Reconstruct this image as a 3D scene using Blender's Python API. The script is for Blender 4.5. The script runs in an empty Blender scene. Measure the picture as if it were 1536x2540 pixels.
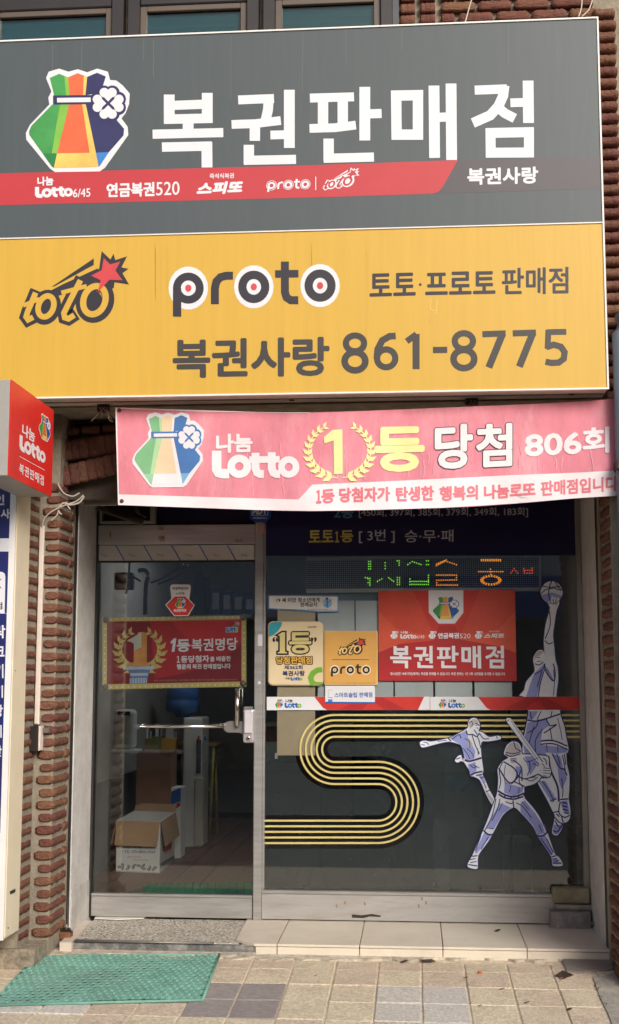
import bpy, bmesh, math, random
from mathutils import Vector, Matrix
from mathutils.geometry import tessellate_polygon
random.seed(7)
R = math.radians
SC = bpy.context.scene
COL = SC.collection

# ------------------------------------------------------------------ camera
FPX, PITCH, YAW, ROLL = 3200.0, R(7.2), R(4.65), R(-0.05)
CAM = Vector((0, -7.1, 1.30))
fwd = Vector((-math.sin(YAW)*math.cos(PITCH), math.cos(YAW)*math.cos(PITCH), math.sin(PITCH)))
rgt = Vector((math.cos(YAW), math.sin(YAW), 0))
dwn = -rgt.cross(fwd)
rgt2 = rgt*math.cos(ROLL) + dwn*math.sin(ROLL)
dwn2 = -rgt*math.sin(ROLL) + dwn*math.cos(ROLL)
cd = bpy.data.cameras.new('camera')
cd.sensor_fit = 'VERTICAL'; cd.sensor_height = 24; cd.lens = 24*FPX/2540
cd.clip_start = 0.05; cd.clip_end = 3000
cam = bpy.data.objects.new('camera', cd); COL.objects.link(cam)
m3 = Matrix((rgt2, -dwn2, -fwd)).transposed()
cam.matrix_world = Matrix.Translation(CAM) @ m3.to_4x4()
SC.camera = cam

# ------------------------------------------------------------------ sky, sun, exposure
SUN_EL, SUN_AZ = R(27), R(150)      # azimuth clockwise from +Y
w = bpy.data.worlds.new('World'); SC.world = w; w.use_nodes = True
nt = w.node_tree; bg = nt.nodes['Background']
sky = nt.nodes.new('ShaderNodeTexSky'); sky.sky_type = 'NISHITA'; sky.sun_disc = False
sky.sun_elevation = SUN_EL; sky.sun_rotation = SUN_AZ; sky.dust_density = 4.0; sky.air_density = 1.0; sky.ozone_density = 1.0
nt.links.new(sky.outputs[0], bg.inputs[0]); bg.inputs[1].default_value = 0.12
sd = bpy.data.lights.new('sun', 'SUN'); sd.energy = 2.3; sd.angle = R(27); sd.color = (1.0, 0.992, 0.98)
sun = bpy.data.objects.new('sun', sd); COL.objects.link(sun)
sv = Vector((math.sin(SUN_AZ)*math.cos(SUN_EL), math.cos(SUN_AZ)*math.cos(SUN_EL), math.sin(SUN_EL)))
sun.rotation_euler = sv.to_track_quat('Z', 'Y').to_euler(); sun.location = sv*30
SC.view_settings.view_transform = 'Standard'; SC.view_settings.look = 'None'
SC.view_settings.exposure = 0.12; SC.view_settings.gamma = 1.0; SC.view_settings.use_curve_mapping = False
SC.render.engine = 'CYCLES'
SC.cycles.max_bounces = 10; SC.cycles.transparent_max_bounces = 24; SC.cycles.caustics_reflective = False; SC.cycles.caustics_refractive = False

# ------------------------------------------------------------------ photo geometry: pixel -> point on a real plane
def ray(x, y): return rgt2*(x-768) + dwn2*(y-1270) + fwd*FPX
def P(x, y, Y):
    d = ray(x, y); return CAM + d*((Y-CAM.y)/d.y)
def PX(x, y, X):
    d = ray(x, y); return CAM + d*((X-CAM.x)/d.x)
def PZ(x, y, Z):
    d = ray(x, y); return CAM + d*((Z-CAM.z)/d.z)
SLOPE, GZ0, GY0 = 0.05, -0.054, -0.64
def gz(Y): return GZ0 + SLOPE*(Y-GY0)
def G(x, y):
    d = ray(x, y); t = (GZ0 + SLOPE*(CAM.y-GY0) - CAM.z)/(d.z - SLOPE*d.y); return CAM + d*t
def crop(ox, oy, s): return lambda x, y: (ox+x*s, oy+y*s)
c1 = crop(0, 0, .5154); c2 = crop(768, 0, .5154); c3 = crop(0, 560, .5154); c4 = crop(768, 560, .5154)
k5 = crop(0, 930, .5154); k6 = crop(768, 930, .5154)
d1 = crop(0, 1200, .2819); d2 = crop(220, 1260, .3087); d3 = crop(640, 1260, .3087); d4 = crop(900, 1260, .4268)
d5 = crop(200, 1680, .3221); d6 = crop(640, 1700, .3221); d7 = crop(1030, 1720, .3396); d8 = crop(0, 1560, .3167)
e1 = crop(0, 2200, .5154); e2 = crop(768, 2200, .5154); e6 = crop(230, 1480, .2752); e7 = crop(650, 1520, .2013); e8 = crop(930, 1440, .2483)
def affine(src, dst):
    (ax, ay), (bx, by), (cx, cy) = src; (Ax, Ay), (Bx, By), (Cx, Cy) = dst
    det = (bx-ax)*(cy-ay)-(cx-ax)*(by-ay)
    def f(x, y):
        u = ((x-ax)*(cy-ay)-(cx-ax)*(y-ay))/det; v = ((bx-ax)*(y-ay)-(x-ax)*(by-ay))/det
        return (Ax+u*(Bx-Ax)+v*(Cx-Ax), Ay+u*(By-Ay)+v*(Cy-Ay))
    return f

# ------------------------------------------------------------------ materials
def lin(c): 
    c = c/255.0
    return c/12.92 if c <= .04045 else ((c+.055)/1.055)**2.4
def rgb(c): return (lin(c[0]), lin(c[1]), lin(c[2]), 1)
MATS = {}
def mat(name, c, rough=.5, metal=0., var=.06, scale=6., bump=0., bscale=40., rnd=0., c2=None, dirt=0., dirt_c=(70,62,54), dscale=3., spec=.5, aniso=None, coat=0.):
    if name in MATS: return MATS[name]
    m = bpy.data.materials.new(name); m.use_nodes = True; n = m.node_tree; b = n.nodes['Principled BSDF']; L = n.links.new
    b.inputs['Roughness'].default_value = rough; b.inputs['Metallic'].default_value = metal; b.inputs['Specular IOR Level'].default_value = spec
    if coat: b.inputs['Coat Weight'].default_value = coat; b.inputs['Coat Roughness'].default_value = .08
    tc = n.nodes.new('ShaderNodeTexCoord'); vec = tc.outputs['Object']
    if rnd:
        oi = n.nodes.new('ShaderNodeObjectInfo'); ad = n.nodes.new('ShaderNodeVectorMath'); ad.operation = 'ADD'
        sc_ = n.nodes.new('ShaderNodeMath'); sc_.operation = 'MULTIPLY'; sc_.inputs[1].default_value = 37.0
        L(oi.outputs['Random'], sc_.inputs[0]); L(tc.outputs['Object'], ad.inputs[0]); L(sc_.outputs[0], ad.inputs[1]); vec = ad.outputs[0]
    if aniso:
        mp = n.nodes.new('ShaderNodeMapping'); mp.inputs['Scale'].default_value = aniso; L(vec, mp.inputs[0]); vec = mp.outputs[0]
    ns = n.nodes.new('ShaderNodeTexNoise'); ns.inputs['Scale'].default_value = scale; ns.inputs['Detail'].default_value = 6; ns.inputs['Roughness'].default_value = .65
    L(vec, ns.inputs['Vector'])
    mx = n.nodes.new('ShaderNodeMix'); mx.data_type = 'RGBA'
    col = rgb(c); cb = rgb(c2) if c2 else None
    if cb is None:
        mx.inputs[6].default_value = tuple(max(0, x*(1-var*2)) for x in col[:3])+(1,)
        mx.inputs[7].default_value = tuple(min(1, x*(1+var*2)) for x in col[:3])+(1,)
    else:
        mx.inputs[6].default_value = col; mx.inputs[7].default_value = cb
    rp = n.nodes.new('ShaderNodeMapRange'); rp.inputs[1].default_value = .3; rp.inputs[2].default_value = .7
    L(ns.outputs['Fac'], rp.inputs[0]); L(rp.outputs[0], mx.inputs[0])
    out = mx.outputs[2]
    if rnd:
        hs = n.nodes.new('ShaderNodeHueSaturation'); mr = n.nodes.new('ShaderNodeMapRange')
        mr.inputs[3].default_value = 1-rnd; mr.inputs[4].default_value = 1+rnd
        L(oi.outputs['Random'], mr.inputs[0]); L(mr.outputs[0], hs.inputs['Value']); L(out, hs.inputs['Color'])
        m2 = n.nodes.new('ShaderNodeMath'); m2.operation = 'MULTIPLY_ADD'; m2.inputs[1].default_value = .03; m2.inputs[2].default_value = .485
        L(oi.outputs['Random'], m2.inputs[0]); L(m2.outputs[0], hs.inputs['Hue'])
        out = hs.outputs[0]
    if dirt:
        nd = n.nodes.new('ShaderNodeTexNoise'); nd.inputs['Scale'].default_value = dscale; nd.inputs['Detail'].default_value = 8; nd.inputs['Roughness'].default_value = .75
        L(vec, nd.inputs['Vector'])
        r2 = n.nodes.new('ShaderNodeMapRange'); r2.inputs[1].default_value = .48; r2.inputs[2].default_value = .72; r2.inputs[4].default_value = dirt
        L(nd.outputs['Fac'], r2.inputs[0])
        mx2 = n.nodes.new('ShaderNodeMix'); mx2.data_type = 'RGBA'; L(r2.outputs[0], mx2.inputs[0]); L(out, mx2.inputs[6]); mx2.inputs[7].default_value = rgb(dirt_c)
        out = mx2.outputs[2]
    L(out, b.inputs['Base Color'])
    if bump:
        nb = n.nodes.new('ShaderNodeTexNoise'); nb.inputs['Scale'].default_value = bscale; nb.inputs['Detail'].default_value = 5
        L(vec, nb.inputs['Vector'])
        bp = n.nodes.new('ShaderNodeBump'); bp.inputs['Strength'].default_value = bump; bp.inputs['Distance'].default_value = .01
        L(nb.outputs['Fac'], bp.inputs['Height']); L(bp.outputs[0], b.inputs['Normal'])
    MATS[name] = m; return m
def emis(name, c, s):
    if name in MATS: return MATS[name]
    m = bpy.data.materials.new(name); m.use_nodes = True; b = m.node_tree.nodes['Principled BSDF']
    b.inputs['Base Color'].default_value = rgb(c); b.inputs['Emission Color'].default_value = rgb(c); b.inputs['Emission Strength'].default_value = s
    MATS[name] = m; return m
def glass(name, tint=(235,240,240), refl=1.0, rough=0.02):
    if name in MATS: return MATS[name]
    m = bpy.data.materials.new(name); m.use_nodes = True; n = m.node_tree; L = n.links.new
    for x in list(n.nodes):
        if x.type == 'BSDF_PRINCIPLED': n.nodes.remove(x)
    o = n.nodes['Material Output']; t = n.nodes.new('ShaderNodeBsdfTransparent'); t.inputs[0].default_value = rgb(tint)
    g = n.nodes.new('ShaderNodeBsdfGlossy'); g.inputs['Roughness'].default_value = rough
    f = n.nodes.new('ShaderNodeFresnel'); f.inputs[0].default_value = 1.5
    mu = n.nodes.new('ShaderNodeMath'); mu.operation = 'MULTIPLY'; mu.inputs[1].default_value = refl; L(f.outputs[0], mu.inputs[0])
    mx = n.nodes.new('ShaderNodeMixShader'); L(mu.outputs[0], mx.inputs[0]); L(t.outputs[0], mx.inputs[1]); L(g.outputs[0], mx.inputs[2]); L(mx.outputs[0], o.inputs[0])
    MATS[name] = m; return m
def film_mat(name, c, opac, rough=.25):
    if name in MATS: return MATS[name]
    m = bpy.data.materials.new(name); m.use_nodes = True; n = m.node_tree; L = n.links.new
    o = n.nodes['Material Output']; b = n.nodes['Principled BSDF']; b.inputs['Base Color'].default_value = rgb(c); b.inputs['Roughness'].default_value = .55; b.inputs['Specular IOR Level'].default_value = .25
    ns = n.nodes.new('ShaderNodeTexNoise'); ns.inputs['Scale'].default_value = 5.0; ns.inputs['Detail'].default_value = 4
    tc = n.nodes.new('ShaderNodeTexCoord'); L(tc.outputs['Object'], ns.inputs['Vector'])
    mr = n.nodes.new('ShaderNodeMapRange'); mr.inputs[3].default_value = opac-.06; mr.inputs[4].default_value = opac+.06; L(ns.outputs['Fac'], mr.inputs[0])
    r = n.nodes.new('ShaderNodeBsdfRefraction'); r.inputs['IOR'].default_value = 1.12; r.inputs['Roughness'].default_value = rough; r.inputs[0].default_value = (.85,.88,.88,1)
    tp = n.nodes.new('ShaderNodeBsdfTransparent'); m0 = n.nodes.new('ShaderNodeMixShader'); m0.inputs[0].default_value = .5; L(r.outputs[0], m0.inputs[1]); L(tp.outputs[0], m0.inputs[2])
    mx = n.nodes.new('ShaderNodeMixShader'); L(mr.outputs[0], mx.inputs[0]); L(m0.outputs[0], mx.inputs[1]); L(b.outputs[0], mx.inputs[2]); L(mx.outputs[0], o.inputs[0])
    MATS[name] = m; return m
def brick_mat(name, c, cb):
    m = mat(name, c, rough=.75, c2=cb, scale=3.5, rnd=.15, bump=.9, bscale=7, dirt=.45, dirt_c=(122,104,90), dscale=5, spec=.35)
    return m

WHITE = mat('print_white', (226,225,229), .45, var=.015)
NAVY = mat('print_navy', (46,46,92), .45); DNAVY = mat('print_dark_navy', (32,32,84), .5)
BLUE = mat('print_blue', (34,88,168), .45); SKYB = mat('print_sky_blue', (60,130,205), .45)
GREEN = mat('print_green', (66,150,76), .45, var=.10, scale=4); LIME = mat('print_lime', (128,184,70), .45)
DGREEN = mat('print_dark_green', (36,124,60), .45)
ORANGE = mat('print_orange', (224,104,64), .45); YEL = mat('print_yellow', (240,196,100), .45, var=.1)
SIGNGREY = mat('sign_vinyl_grey', (77,85,88), .42, var=.02, scale=2.5, aniso=(9,1,.6), dirt=.12, dirt_c=(110,108,102), dscale=4)
SIGNYEL = mat('sign_vinyl_yellow', (211,168,64), .42, var=.025, scale=2.5, aniso=(12,1,.5), dirt=.18, dirt_c=(204,162,62), dscale=5)
SIGNRED = mat('sign_vinyl_red', (192,58,64), .42, var=.02); SIGNDK = mat('sign_vinyl_charcoal', (84,80,84), .42, var=.02)
INK = mat('print_ink', (48,44,52), .42); BLACK = mat('print_black', (28,24,26), .45)
RED = mat('print_red', (202,52,44), .42); DRED = mat('print_deep_red', (176,38,40), .42); ORED = mat('print_orange_red', (206,72,50), .42); ORED2 = mat('print_coral_red', (214,86,58), .42)
STARRED = mat('print_star_red', (206,70,74), .45)
PINK = mat('banner_cloth_pink', (222,134,148), .8, var=.07, scale=3, aniso=(3,1,1), dirt=.55, dirt_c=(238,182,188), dscale=2.5, bump=.08, bscale=300)
CLOTHW = mat('banner_cloth_white', (238,226,228), .8, var=.03, bump=.08, bscale=300)
LEMON = mat('banner_print_lemon', (238,232,160), .7); PTXT = mat('banner_print_rose', (222,120,132), .7)
GOLD = mat('print_gold', (196,178,104), .5, var=.12, scale=30); GOLDL = mat('print_gold_trim', (205,184,110), .5)
CREAM = mat('plaque_cream', (232,212,172), .35, var=.04, dirt=.15, dirt_c=(190,160,110)); AMBER = mat('plaque_amber', (226,172,92), .35, var=.05, dirt=.25, dirt_c=(206,150,70), dscale=6)
LAV = mat('print_lavender', (156,164,224), .45); PALE = mat('print_pale_lilac', (234,238,250), .45)
LINE = mat('print_indigo_line', (30,26,96), .45); FIGG = mat('print_warm_grey', (190,184,186), .45)
STRIPE = mat('print_stripe_gold', (206,190,120), .45)
ALU = mat('white_painted_metal', (236,232,228), .4, var=.03, dirt=.12, dirt_c=(170,160,150)); ALUD = mat('sign_underside_metal', (214,198,188), .5, var=.05, dirt=.25, dirt_c=(150,128,112), dscale=5)
STEEL = mat('stainless_steel', (190,187,183), .34, metal=.6, var=.07, scale=4, aniso=(1,1,10), dirt=.3, dirt_c=(120,104,92), dscale=2.5)
STEELH = mat('stainless_sill_panel', (184,181,177), .42, metal=.45, var=.06, scale=3, aniso=(1,1,6), dirt=.35, dirt_c=(150,126,104), dscale=5)
CHROME = mat('polished_steel', (214,208,202), .18, metal=1, var=.02); DARKM = mat('dark_metal', (52,46,42), .45, metal=.4, var=.1)
PLASTER = mat('painted_plaster', (206,202,198), .85, var=.06, scale=9, bump=.45, bscale=60, dirt=.45, dirt_c=(150,142,132), dscale=5)
MORTAR = mat('mortar', (150,139,122), .92, var=.12, scale=14, bump=.6, bscale=60, dirt=.4, dirt_c=(120,112,102), dscale=6)
BRICK = brick_mat('clay_brick', (96,60,48), (134,86,67)); BRICKD = brick_mat('weathered_brick', (92,56,46), (128,84,68))
CONC = mat('concrete', (168,160,148), .9, var=.12, scale=12, bump=.5, bscale=70, dirt=.5, dirt_c=(110,102,92), dscale=5)
TILE = mat('beige_tile', (224,211,193), .4, var=.035, scale=4, rnd=.03, dirt=.28, dirt_c=(176,156,132), dscale=5)
GLASS = glass('window_glass', (250,252,252), 1.9)

# ------------------------------------------------------------------ object helpers
def link(o, parent=None, smooth=False):
    COL.objects.link(o)
    if parent is not None: o.parent = parent
    return o
def tag(o, label=None, cat=None, group=None, kind=None):
    if label: o['label'] = label
    if cat: o['category'] = cat
    if group: o['group'] = group
    if kind: o['kind'] = kind
    return o
def empty(name, loc, label, cat, group=None):
    o = bpy.data.objects.new(name, None); o.location = loc; o.empty_display_size = .05; COL.objects.link(o)
    bpy.context.view_layer.update() if False else None
    return tag(o, label, cat, group)
def world_child(o, parent):
    # children are modelled in world coordinates; shift by the parent's origin
    if parent is not None:
        off = Vector((0,0,0)); q = parent
        while q is not None: off += q.location; q = q.parent
        o.parent = parent; o.location = o.location - off
    return o
def meshobj(name, verts, faces, mats, parent=None, midx=None, smooth=False):
    me = bpy.data.meshes.new(name); me.from_pydata([tuple(v) for v in verts], [], faces)
    for m in (mats if isinstance(mats, (list, tuple)) else [mats]): me.materials.append(m)
    if midx is not None: me.polygons.foreach_set('material_index', midx)
    if smooth: me.polygons.foreach_set('use_smooth', [True]*len(me.polygons))
    me.update()
    o = bpy.data.objects.new(name, me); COL.objects.link(o)
    return world_child(o, parent)
def bmobj(name, bm, mats, parent=None, smooth=False):
    me = bpy.data.meshes.new(name); bm.to_mesh(me); bm.free()
    for m in (mats if isinstance(mats, (list, tuple)) else [mats]): me.materials.append(m)
    if smooth: me.polygons.foreach_set('use_smooth', [True]*len(me.polygons))
    o = bpy.data.objects.new(name, me); COL.objects.link(o)
    return world_child(o, parent)
def box(name, x0, x1, y0, y1, z0, z1, m, parent=None, bev=0.0, seg=1):
    bm = bmesh.new(); add_box(bm, x0, x1, y0, y1, z0, z1, bev, seg)
    return bmobj(name, bm, m, parent)
def add_box(bm, x0, x1, y0, y1, z0, z1, bev=0.0, seg=1):
    vs = [bm.verts.new((x, y, z)) for x in (x0, x1) for y in (y0, y1) for z in (z0, z1)]
    fs = [(0,1,3,2), (4,6,7,5), (0,4,5,1), (2,3,7,6), (0,2,6,4), (1,5,7,3)]
    nf = [bm.faces.new([vs[i] for i in f]) for f in fs]
    if bev:
        es = list({e for f in nf for e in f.edges})
        bmesh.ops.bevel(bm, geom=es, offset=bev, segments=seg, affect='EDGES', profile=.5)
def prism(name, front, depth_vec, m, parent=None, bev=0):
    """front: list of 3D points (polygon), extruded along depth_vec"""
    n = len(front); v = [Vector(p) for p in front] + [Vector(p)+Vector(depth_vec) for p in front]
    f = [tuple(range(n)), tuple(range(2*n-1, n-1, -1))] + [(i, n+i, n+(i+1) % n, (i+1) % n) for i in range(n)]
    bm = bmesh.new(); bv = [bm.verts.new(p) for p in v]
    for q in f: bm.faces.new([bv[i] for i in q])
    bmesh.ops.recalc_face_normals(bm, faces=bm.faces)
    if bev: bmesh.ops.bevel(bm, geom=list(bm.edges), offset=bev, segments=2, affect='EDGES', profile=.5)
    return bmobj(name, bm, m, parent)
def tube_geo(bm, pts, r, n=8, caps=True):
    pts = [Vector(p) for p in pts]; rings = []
    for i, p in enumerate(pts):
        t = (pts[min(i+1, len(pts)-1)]-pts[max(i-1, 0)]).normalized()
        a = t.cross(Vector((0,0,1))); a = a if a.length > .01 else t.cross(Vector((0,1,0))); a.normalize(); b = t.cross(a)
        rr = r[i] if isinstance(r, (list, tuple)) else r
        rings.append([bm.verts.new(p+(a*math.cos(k*2*math.pi/n)+b*math.sin(k*2*math.pi/n))*rr) for k in range(n)])
    for i in range(len(rings)-1):
        for k in range(n):
            f = bm.faces.new((rings[i][k], rings[i][(k+1) % n], rings[i+1][(k+1) % n], rings[i+1][k])); f.smooth = True
    if caps: bm.faces.new(rings[0][::-1]); bm.faces.new(rings[-1])
def tube(name, pts, r, m, parent=None, n=8):
    bm = bmesh.new(); tube_geo(bm, pts, r, n); bmesh.ops.recalc_face_normals(bm, faces=bm.faces); return bmobj(name, bm, m, parent)
def lathe(name, prof, c, m, parent=None, n=20, axis='z'):
    bm = bmesh.new(); rings = []
    for r, h in prof:
        ring = []
        for k in range(n):
            a = k*2*math.pi/n
            p = (r*math.cos(a), r*math.sin(a), h) if axis == 'z' else (r*math.cos(a), -h, r*math.sin(a))
            ring.append(bm.verts.new(Vector(p)+Vector(c)))
        rings.append(ring)
    for i in range(len(rings)-1):
        for k in range(n):
            f = bm.faces.new((rings[i][k], rings[i][(k+1) % n], rings[i+1][(k+1) % n], rings[i+1][k])); f.smooth = True
    bm.faces.new(rings[0][::-1]); bm.faces.new(rings[-1])
    bmesh.ops.recalc_face_normals(bm, faces=bm.faces)
    return bmobj(name, bm, m, parent)
def smoothpts(pts, k=6):
    out = []; n = len(pts)
    for i in range(n-1):
        p0, p1, p2, p3 = pts[max(i-1,0)], pts[i], pts[i+1], pts[min(i+2,n-1)]
        for j in range(k):
            t = j/k
            out.append(tuple(.5*((2*b)+(-a+c)*t+(2*a-5*b+4*c-d)*t*t+(-a+3*b-3*c+d)*t**3) for a, b, c, d in zip(p0, p1, p2, p3)))
    out.append(tuple(pts[-1])); return out

# ------------------------------------------------------------------ flat printed art (vinyl lettering, emblems, stickers)
_TXT = {}
def text_tris(s):
    if s in _TXT: return _TXT[s]
    c = bpy.data.curves.new('tmp', 'FONT'); c.body = s; c.size = 1; c.resolution_u = 3
    o = bpy.data.objects.new('tmp', c); COL.objects.link(o)
    bpy.context.view_layer.update()
    me = bpy.data.meshes.new_from_object(o.evaluated_get(bpy.context.evaluated_depsgraph_get()))
    vs = [(v.co.x, v.co.y) for v in me.vertices]
    me.calc_loop_triangles(); ts = [tuple(t.vertices) for t in me.loop_triangles]
    bpy.data.objects.remove(o); bpy.data.curves.remove(c); bpy.data.meshes.remove(me)
    x0 = min(v[0] for v in vs); x1 = max(v[0] for v in vs); y0 = min(v[1] for v in vs); y1 = max(v[1] for v in vs)
    vs = [((x-x0)/(x1-x0), (y-y0)/(y1-y0)) for x, y in vs]
    _TXT[s] = (vs, ts); return _TXT[s]
LAYER = .0006
class Art:
    def __init__(s, surf, sub=None):
        s.surf = surf; s.sub = sub; s.v = []; s.f = []; s.mi = []; s.mats = []; s.n = 0; s.g = []; s.last = None
        s.tr = lambda x, y: (x, y)
    def use(s, tr): s.tr = tr; s.next(); return s
    def next(s):
        if not s.g or s.g[-1] != len(s.f): s.g.append(len(s.f))
    def _m(s, m):
        if m not in s.mats: s.mats.append(m)
        return s.mats.index(m)
    def _emit(s, pts, tris, m, l, extra=0.0):
        """pts already in photo pixels"""
        s.n += 1; off = l*LAYER + (s.n % 9)*.00004 + extra; mi = s._m(m)
        if s.sub:
            P2 = list(pts); stack = list(tris); tris = []; mids = {}
            while stack:
                a, b, c = stack.pop()
                e = max(((P2[i][0]-P2[j][0])**2+(P2[i][1]-P2[j][1])**2, i, j, k) for i, j, k in ((a,b,c),(b,c,a),(c,a,b)))
                if e[0] <= s.sub**2: tris.append((a, b, c)); continue
                _, i, j, k = e; key = (min(i,j), max(i,j))
                if key not in mids:
                    mids[key] = len(P2); P2.append(((P2[i][0]+P2[j][0])/2, (P2[i][1]+P2[j][1])/2))
                q = mids[key]; stack += [(i, q, k), (q, j, k)]
            pts = P2
        b0 = len(s.v)
        s.v += [s.surf(x, y, off) for x, y in pts]
        for t in tris:
            (ax, ay), (bx, by), (cx, cy) = (pts[i] for i in t)
            if abs((bx-ax)*(cy-ay)-(cx-ax)*(by-ay)) < 1e-6: continue
            if (bx-ax)*(cy-ay)-(cx-ax)*(by-ay) > 0: t = t[::-1]
            s.f.append(tuple(b0+i for i in t)); s.mi.append(mi)
    def poly(s, pts, m, l=1):
        p = [s.tr(*q) for q in pts]
        tr = tessellate_polygon([[Vector((x, y, 0)) for x, y in p]])
        s._emit(p, tr, m, l)
    def stroke(s, pts, wd, m, l=1, closed=False, ext=0.0):
        n = len(pts); A = []; B = []
        for i, p in enumerate(pts):
            a = pts[(i-1) % n] if (closed or i > 0) else None; b = pts[(i+1) % n] if (closed or i < n-1) else None
            def dr(u, v):
                d = (v[0]-u[0], v[1]-u[1]); k = math.hypot(*d) or 1; return (d[0]/k, d[1]/k)
            d1_ = dr(a, p) if a else dr(p, b); d2_ = dr(p, b) if b else dr(a, p)
            nx, ny = -(d1_[1]+d2_[1]), d1_[0]+d2_[0]; k = math.hypot(nx, ny)
            if k < 1e-4: nx, ny, k = -d1_[1], d1_[0], 1
            nx /= k; ny /= k; c = max(.35, nx*-d1_[1]+ny*d1_[0]); h = wd/2/c
            px, py = p
            if not closed and i == 0: px -= d2_[0]*ext; py -= d2_[1]*ext
            if not closed and i == n-1: px += d1_[0]*ext; py += d1_[1]*ext
            A.append((px+nx*h, py+ny*h)); B.append((px-nx*h, py-ny*h))
        P_ = [s.tr(*q) for q in A+B]; T = []
        for i in range(n if closed else n-1):
            j = (i+1) % n; T += [(i, j, n+j), (i, n+j, n+i)]
        s._emit(P_, T, m, l)
    def ring(s, c, rx, ry, wd, m, l=1, n=28, rot=0.0):
        s.stroke([(c[0]+rx*math.cos(a)*math.cos(rot)-ry*math.sin(a)*math.sin(rot), c[1]+rx*math.cos(a)*math.sin(rot)+ry*math.sin(a)*math.cos(rot)) for a in (k*2*math.pi/n for k in range(n))], wd, m, l, closed=True)
    def disc(s, c, rx, ry, m, l=1, n=22):
        s.poly([(c[0]+rx*math.cos(k*2*math.pi/n), c[1]+ry*math.sin(k*2*math.pi/n)) for k in range(n)], m, l)
    def text(s, t, bl, br, h, m, l=1, bold=0.0, slant=0.0, nb=6):
        """t fills the box on the base line bl-br (local units), h high; bold = stroke growth in local units"""
        if s.last != t: s.next()
        s.last = t; bold *= .72 if nb < 8 else 1
        vs, ts = text_tris(t)
        ux, uy = br[0]-bl[0], br[1]-bl[1]; k = math.hypot(ux, uy)
        offs = [(0, 0)] + ([(bold*math.cos(a), bold*math.sin(a)) for a in ((q+.5)*2*math.pi/nb for q in range(nb))] if bold else [])
        for ox, oy in offs:
            p = [s.tr(bl[0]+ux*u + ox + slant*v*h + uy/k*v*h*0, bl[1]+uy*u - v*h + oy) for u, v in vs]
            s._emit(p, ts, m, l)
    def build(s, name, parent=None):
        cuts = sorted(set([0]+s.g+[len(s.f)])); o = None
        for f0, f1 in zip(cuts, cuts[1:]):
            if f1 == f0: continue
            fs = s.f[f0:f1]; used = sorted({i for f in fs for i in f}); ix = {u: k for k, u in enumerate(used)}
            mm = sorted(set(s.mi[f0:f1])); mx = {u: k for k, u in enumerate(mm)}
            o = meshobj(name, [s.v[u] for u in used], [tuple(ix[i] for i in f) for f in fs], [s.mats[u] for u in mm], parent, [mx[u] for u in s.mi[f0:f1]])
        return o
def plane(Y): return lambda x, y, o: P(x, y, Y-o)
def planeX(X): return lambda x, y, o: PX(x, y, X+o)

# --- shared drawings -------------------------------------------------
def bag(a, blue=NAVY, bottom=YEL, mid=ORANGE, white=True, l=1, line=None, skyc=SKYB, gr=GREEN, dg=DGREEN, hi=LIME, hy=YEL):
    line = line or blue
    if white: a.poly([(125,640),(145,600),(238,503),(233,470),(248,440),(222,375),(235,345),(285,330),(330,345),(375,333),(420,348),(468,330),(520,345),(530,385),(560,387),(590,410),(603,425),(625,450),(622,500),(605,545),(585,570),(615,610),(618,650),(505,808),(480,825),(265,828),(240,810),(127,672)], WHITE, l)
    a.poly([(240,375),(285,355),(328,372),(335,460),(262,462)], gr, l+1)
    a.poly([(252,503),(333,503),(275,738),(205,738),(142,650),(140,632),(152,605)], gr, l+1)
    a.poly([(205,738),(275,738),(260,808),(250,802)], dg, l+1)
    a.poly([(328,372),(375,352),(420,370),(412,458),(335,460)], mid, l+1)
    a.poly([(333,503),(413,500),(462,735),(275,738)], mid, l+1)
    a.poly([(275,738),(462,735),(475,803),(260,808)], bottom, l+1)
    a.poly([(420,370),(468,350),(510,368),(495,415),(460,450),(412,458)], blue, l+1)
    a.poly([(413,500),(445,500),(470,560),(560,575),(598,620),(595,652),(525,732),(462,735)], blue, l+1)
    a.poly([(462,735),(525,732),(480,800),(475,803)], skyc, l+1)
    a.poly([(290,503),(333,503),(275,738),(250,738),(272,600)], hi, l+1.5); a.poly([(310,364),(328,372),(335,460),(318,461)], hi, l+1.5)
    a.poly([(396,501),(413,500),(462,735),(432,736)], hy, l+1.5); a.poly([(404,362),(420,370),(412,458),(400,459)], hy, l+1.5)
    a.stroke([(268,481),(455,479)], 44, line, l+2, ext=12); a.stroke([(275,482),(437,480)], 22, WHITE, l+3)
    cx, cy = 521, 497
    for dx, dy in ((0,-45),(45,0),(0,45),(-45,0)):
        px, py = -dy*.45, dx*.45
        for sg in (1,-1): a.disc((cx+dx*1.12+px*sg, cy+dy*1.12+py*sg), 36, 36, line, l+2, 14)
    a.disc((cx, cy), 40, 40, line, l+2, 14)
    for dx, dy in ((0,-45),(45,0),(0,45),(-45,0)):
        px, py = -dy*.42, dx*.42
        for sg in (1,-1): a.disc((cx+dx*1.15+px*sg, cy+dy*1.15+py*sg), 23, 23, WHITE, l+3, 14)
        a.poly([(cx+dx*.2, cy+dy*.2), (cx+dx*1.0+px*1.9, cy+dy*1.0+py*1.9), (cx+dx*1.25, cy+dy*1.25), (cx+dx*1.0-px*1.9, cy+dy*1.0-py*1.9)], WHITE, l+3)
BAGREF = [(140,640),(600,640),(375,828)]
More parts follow.
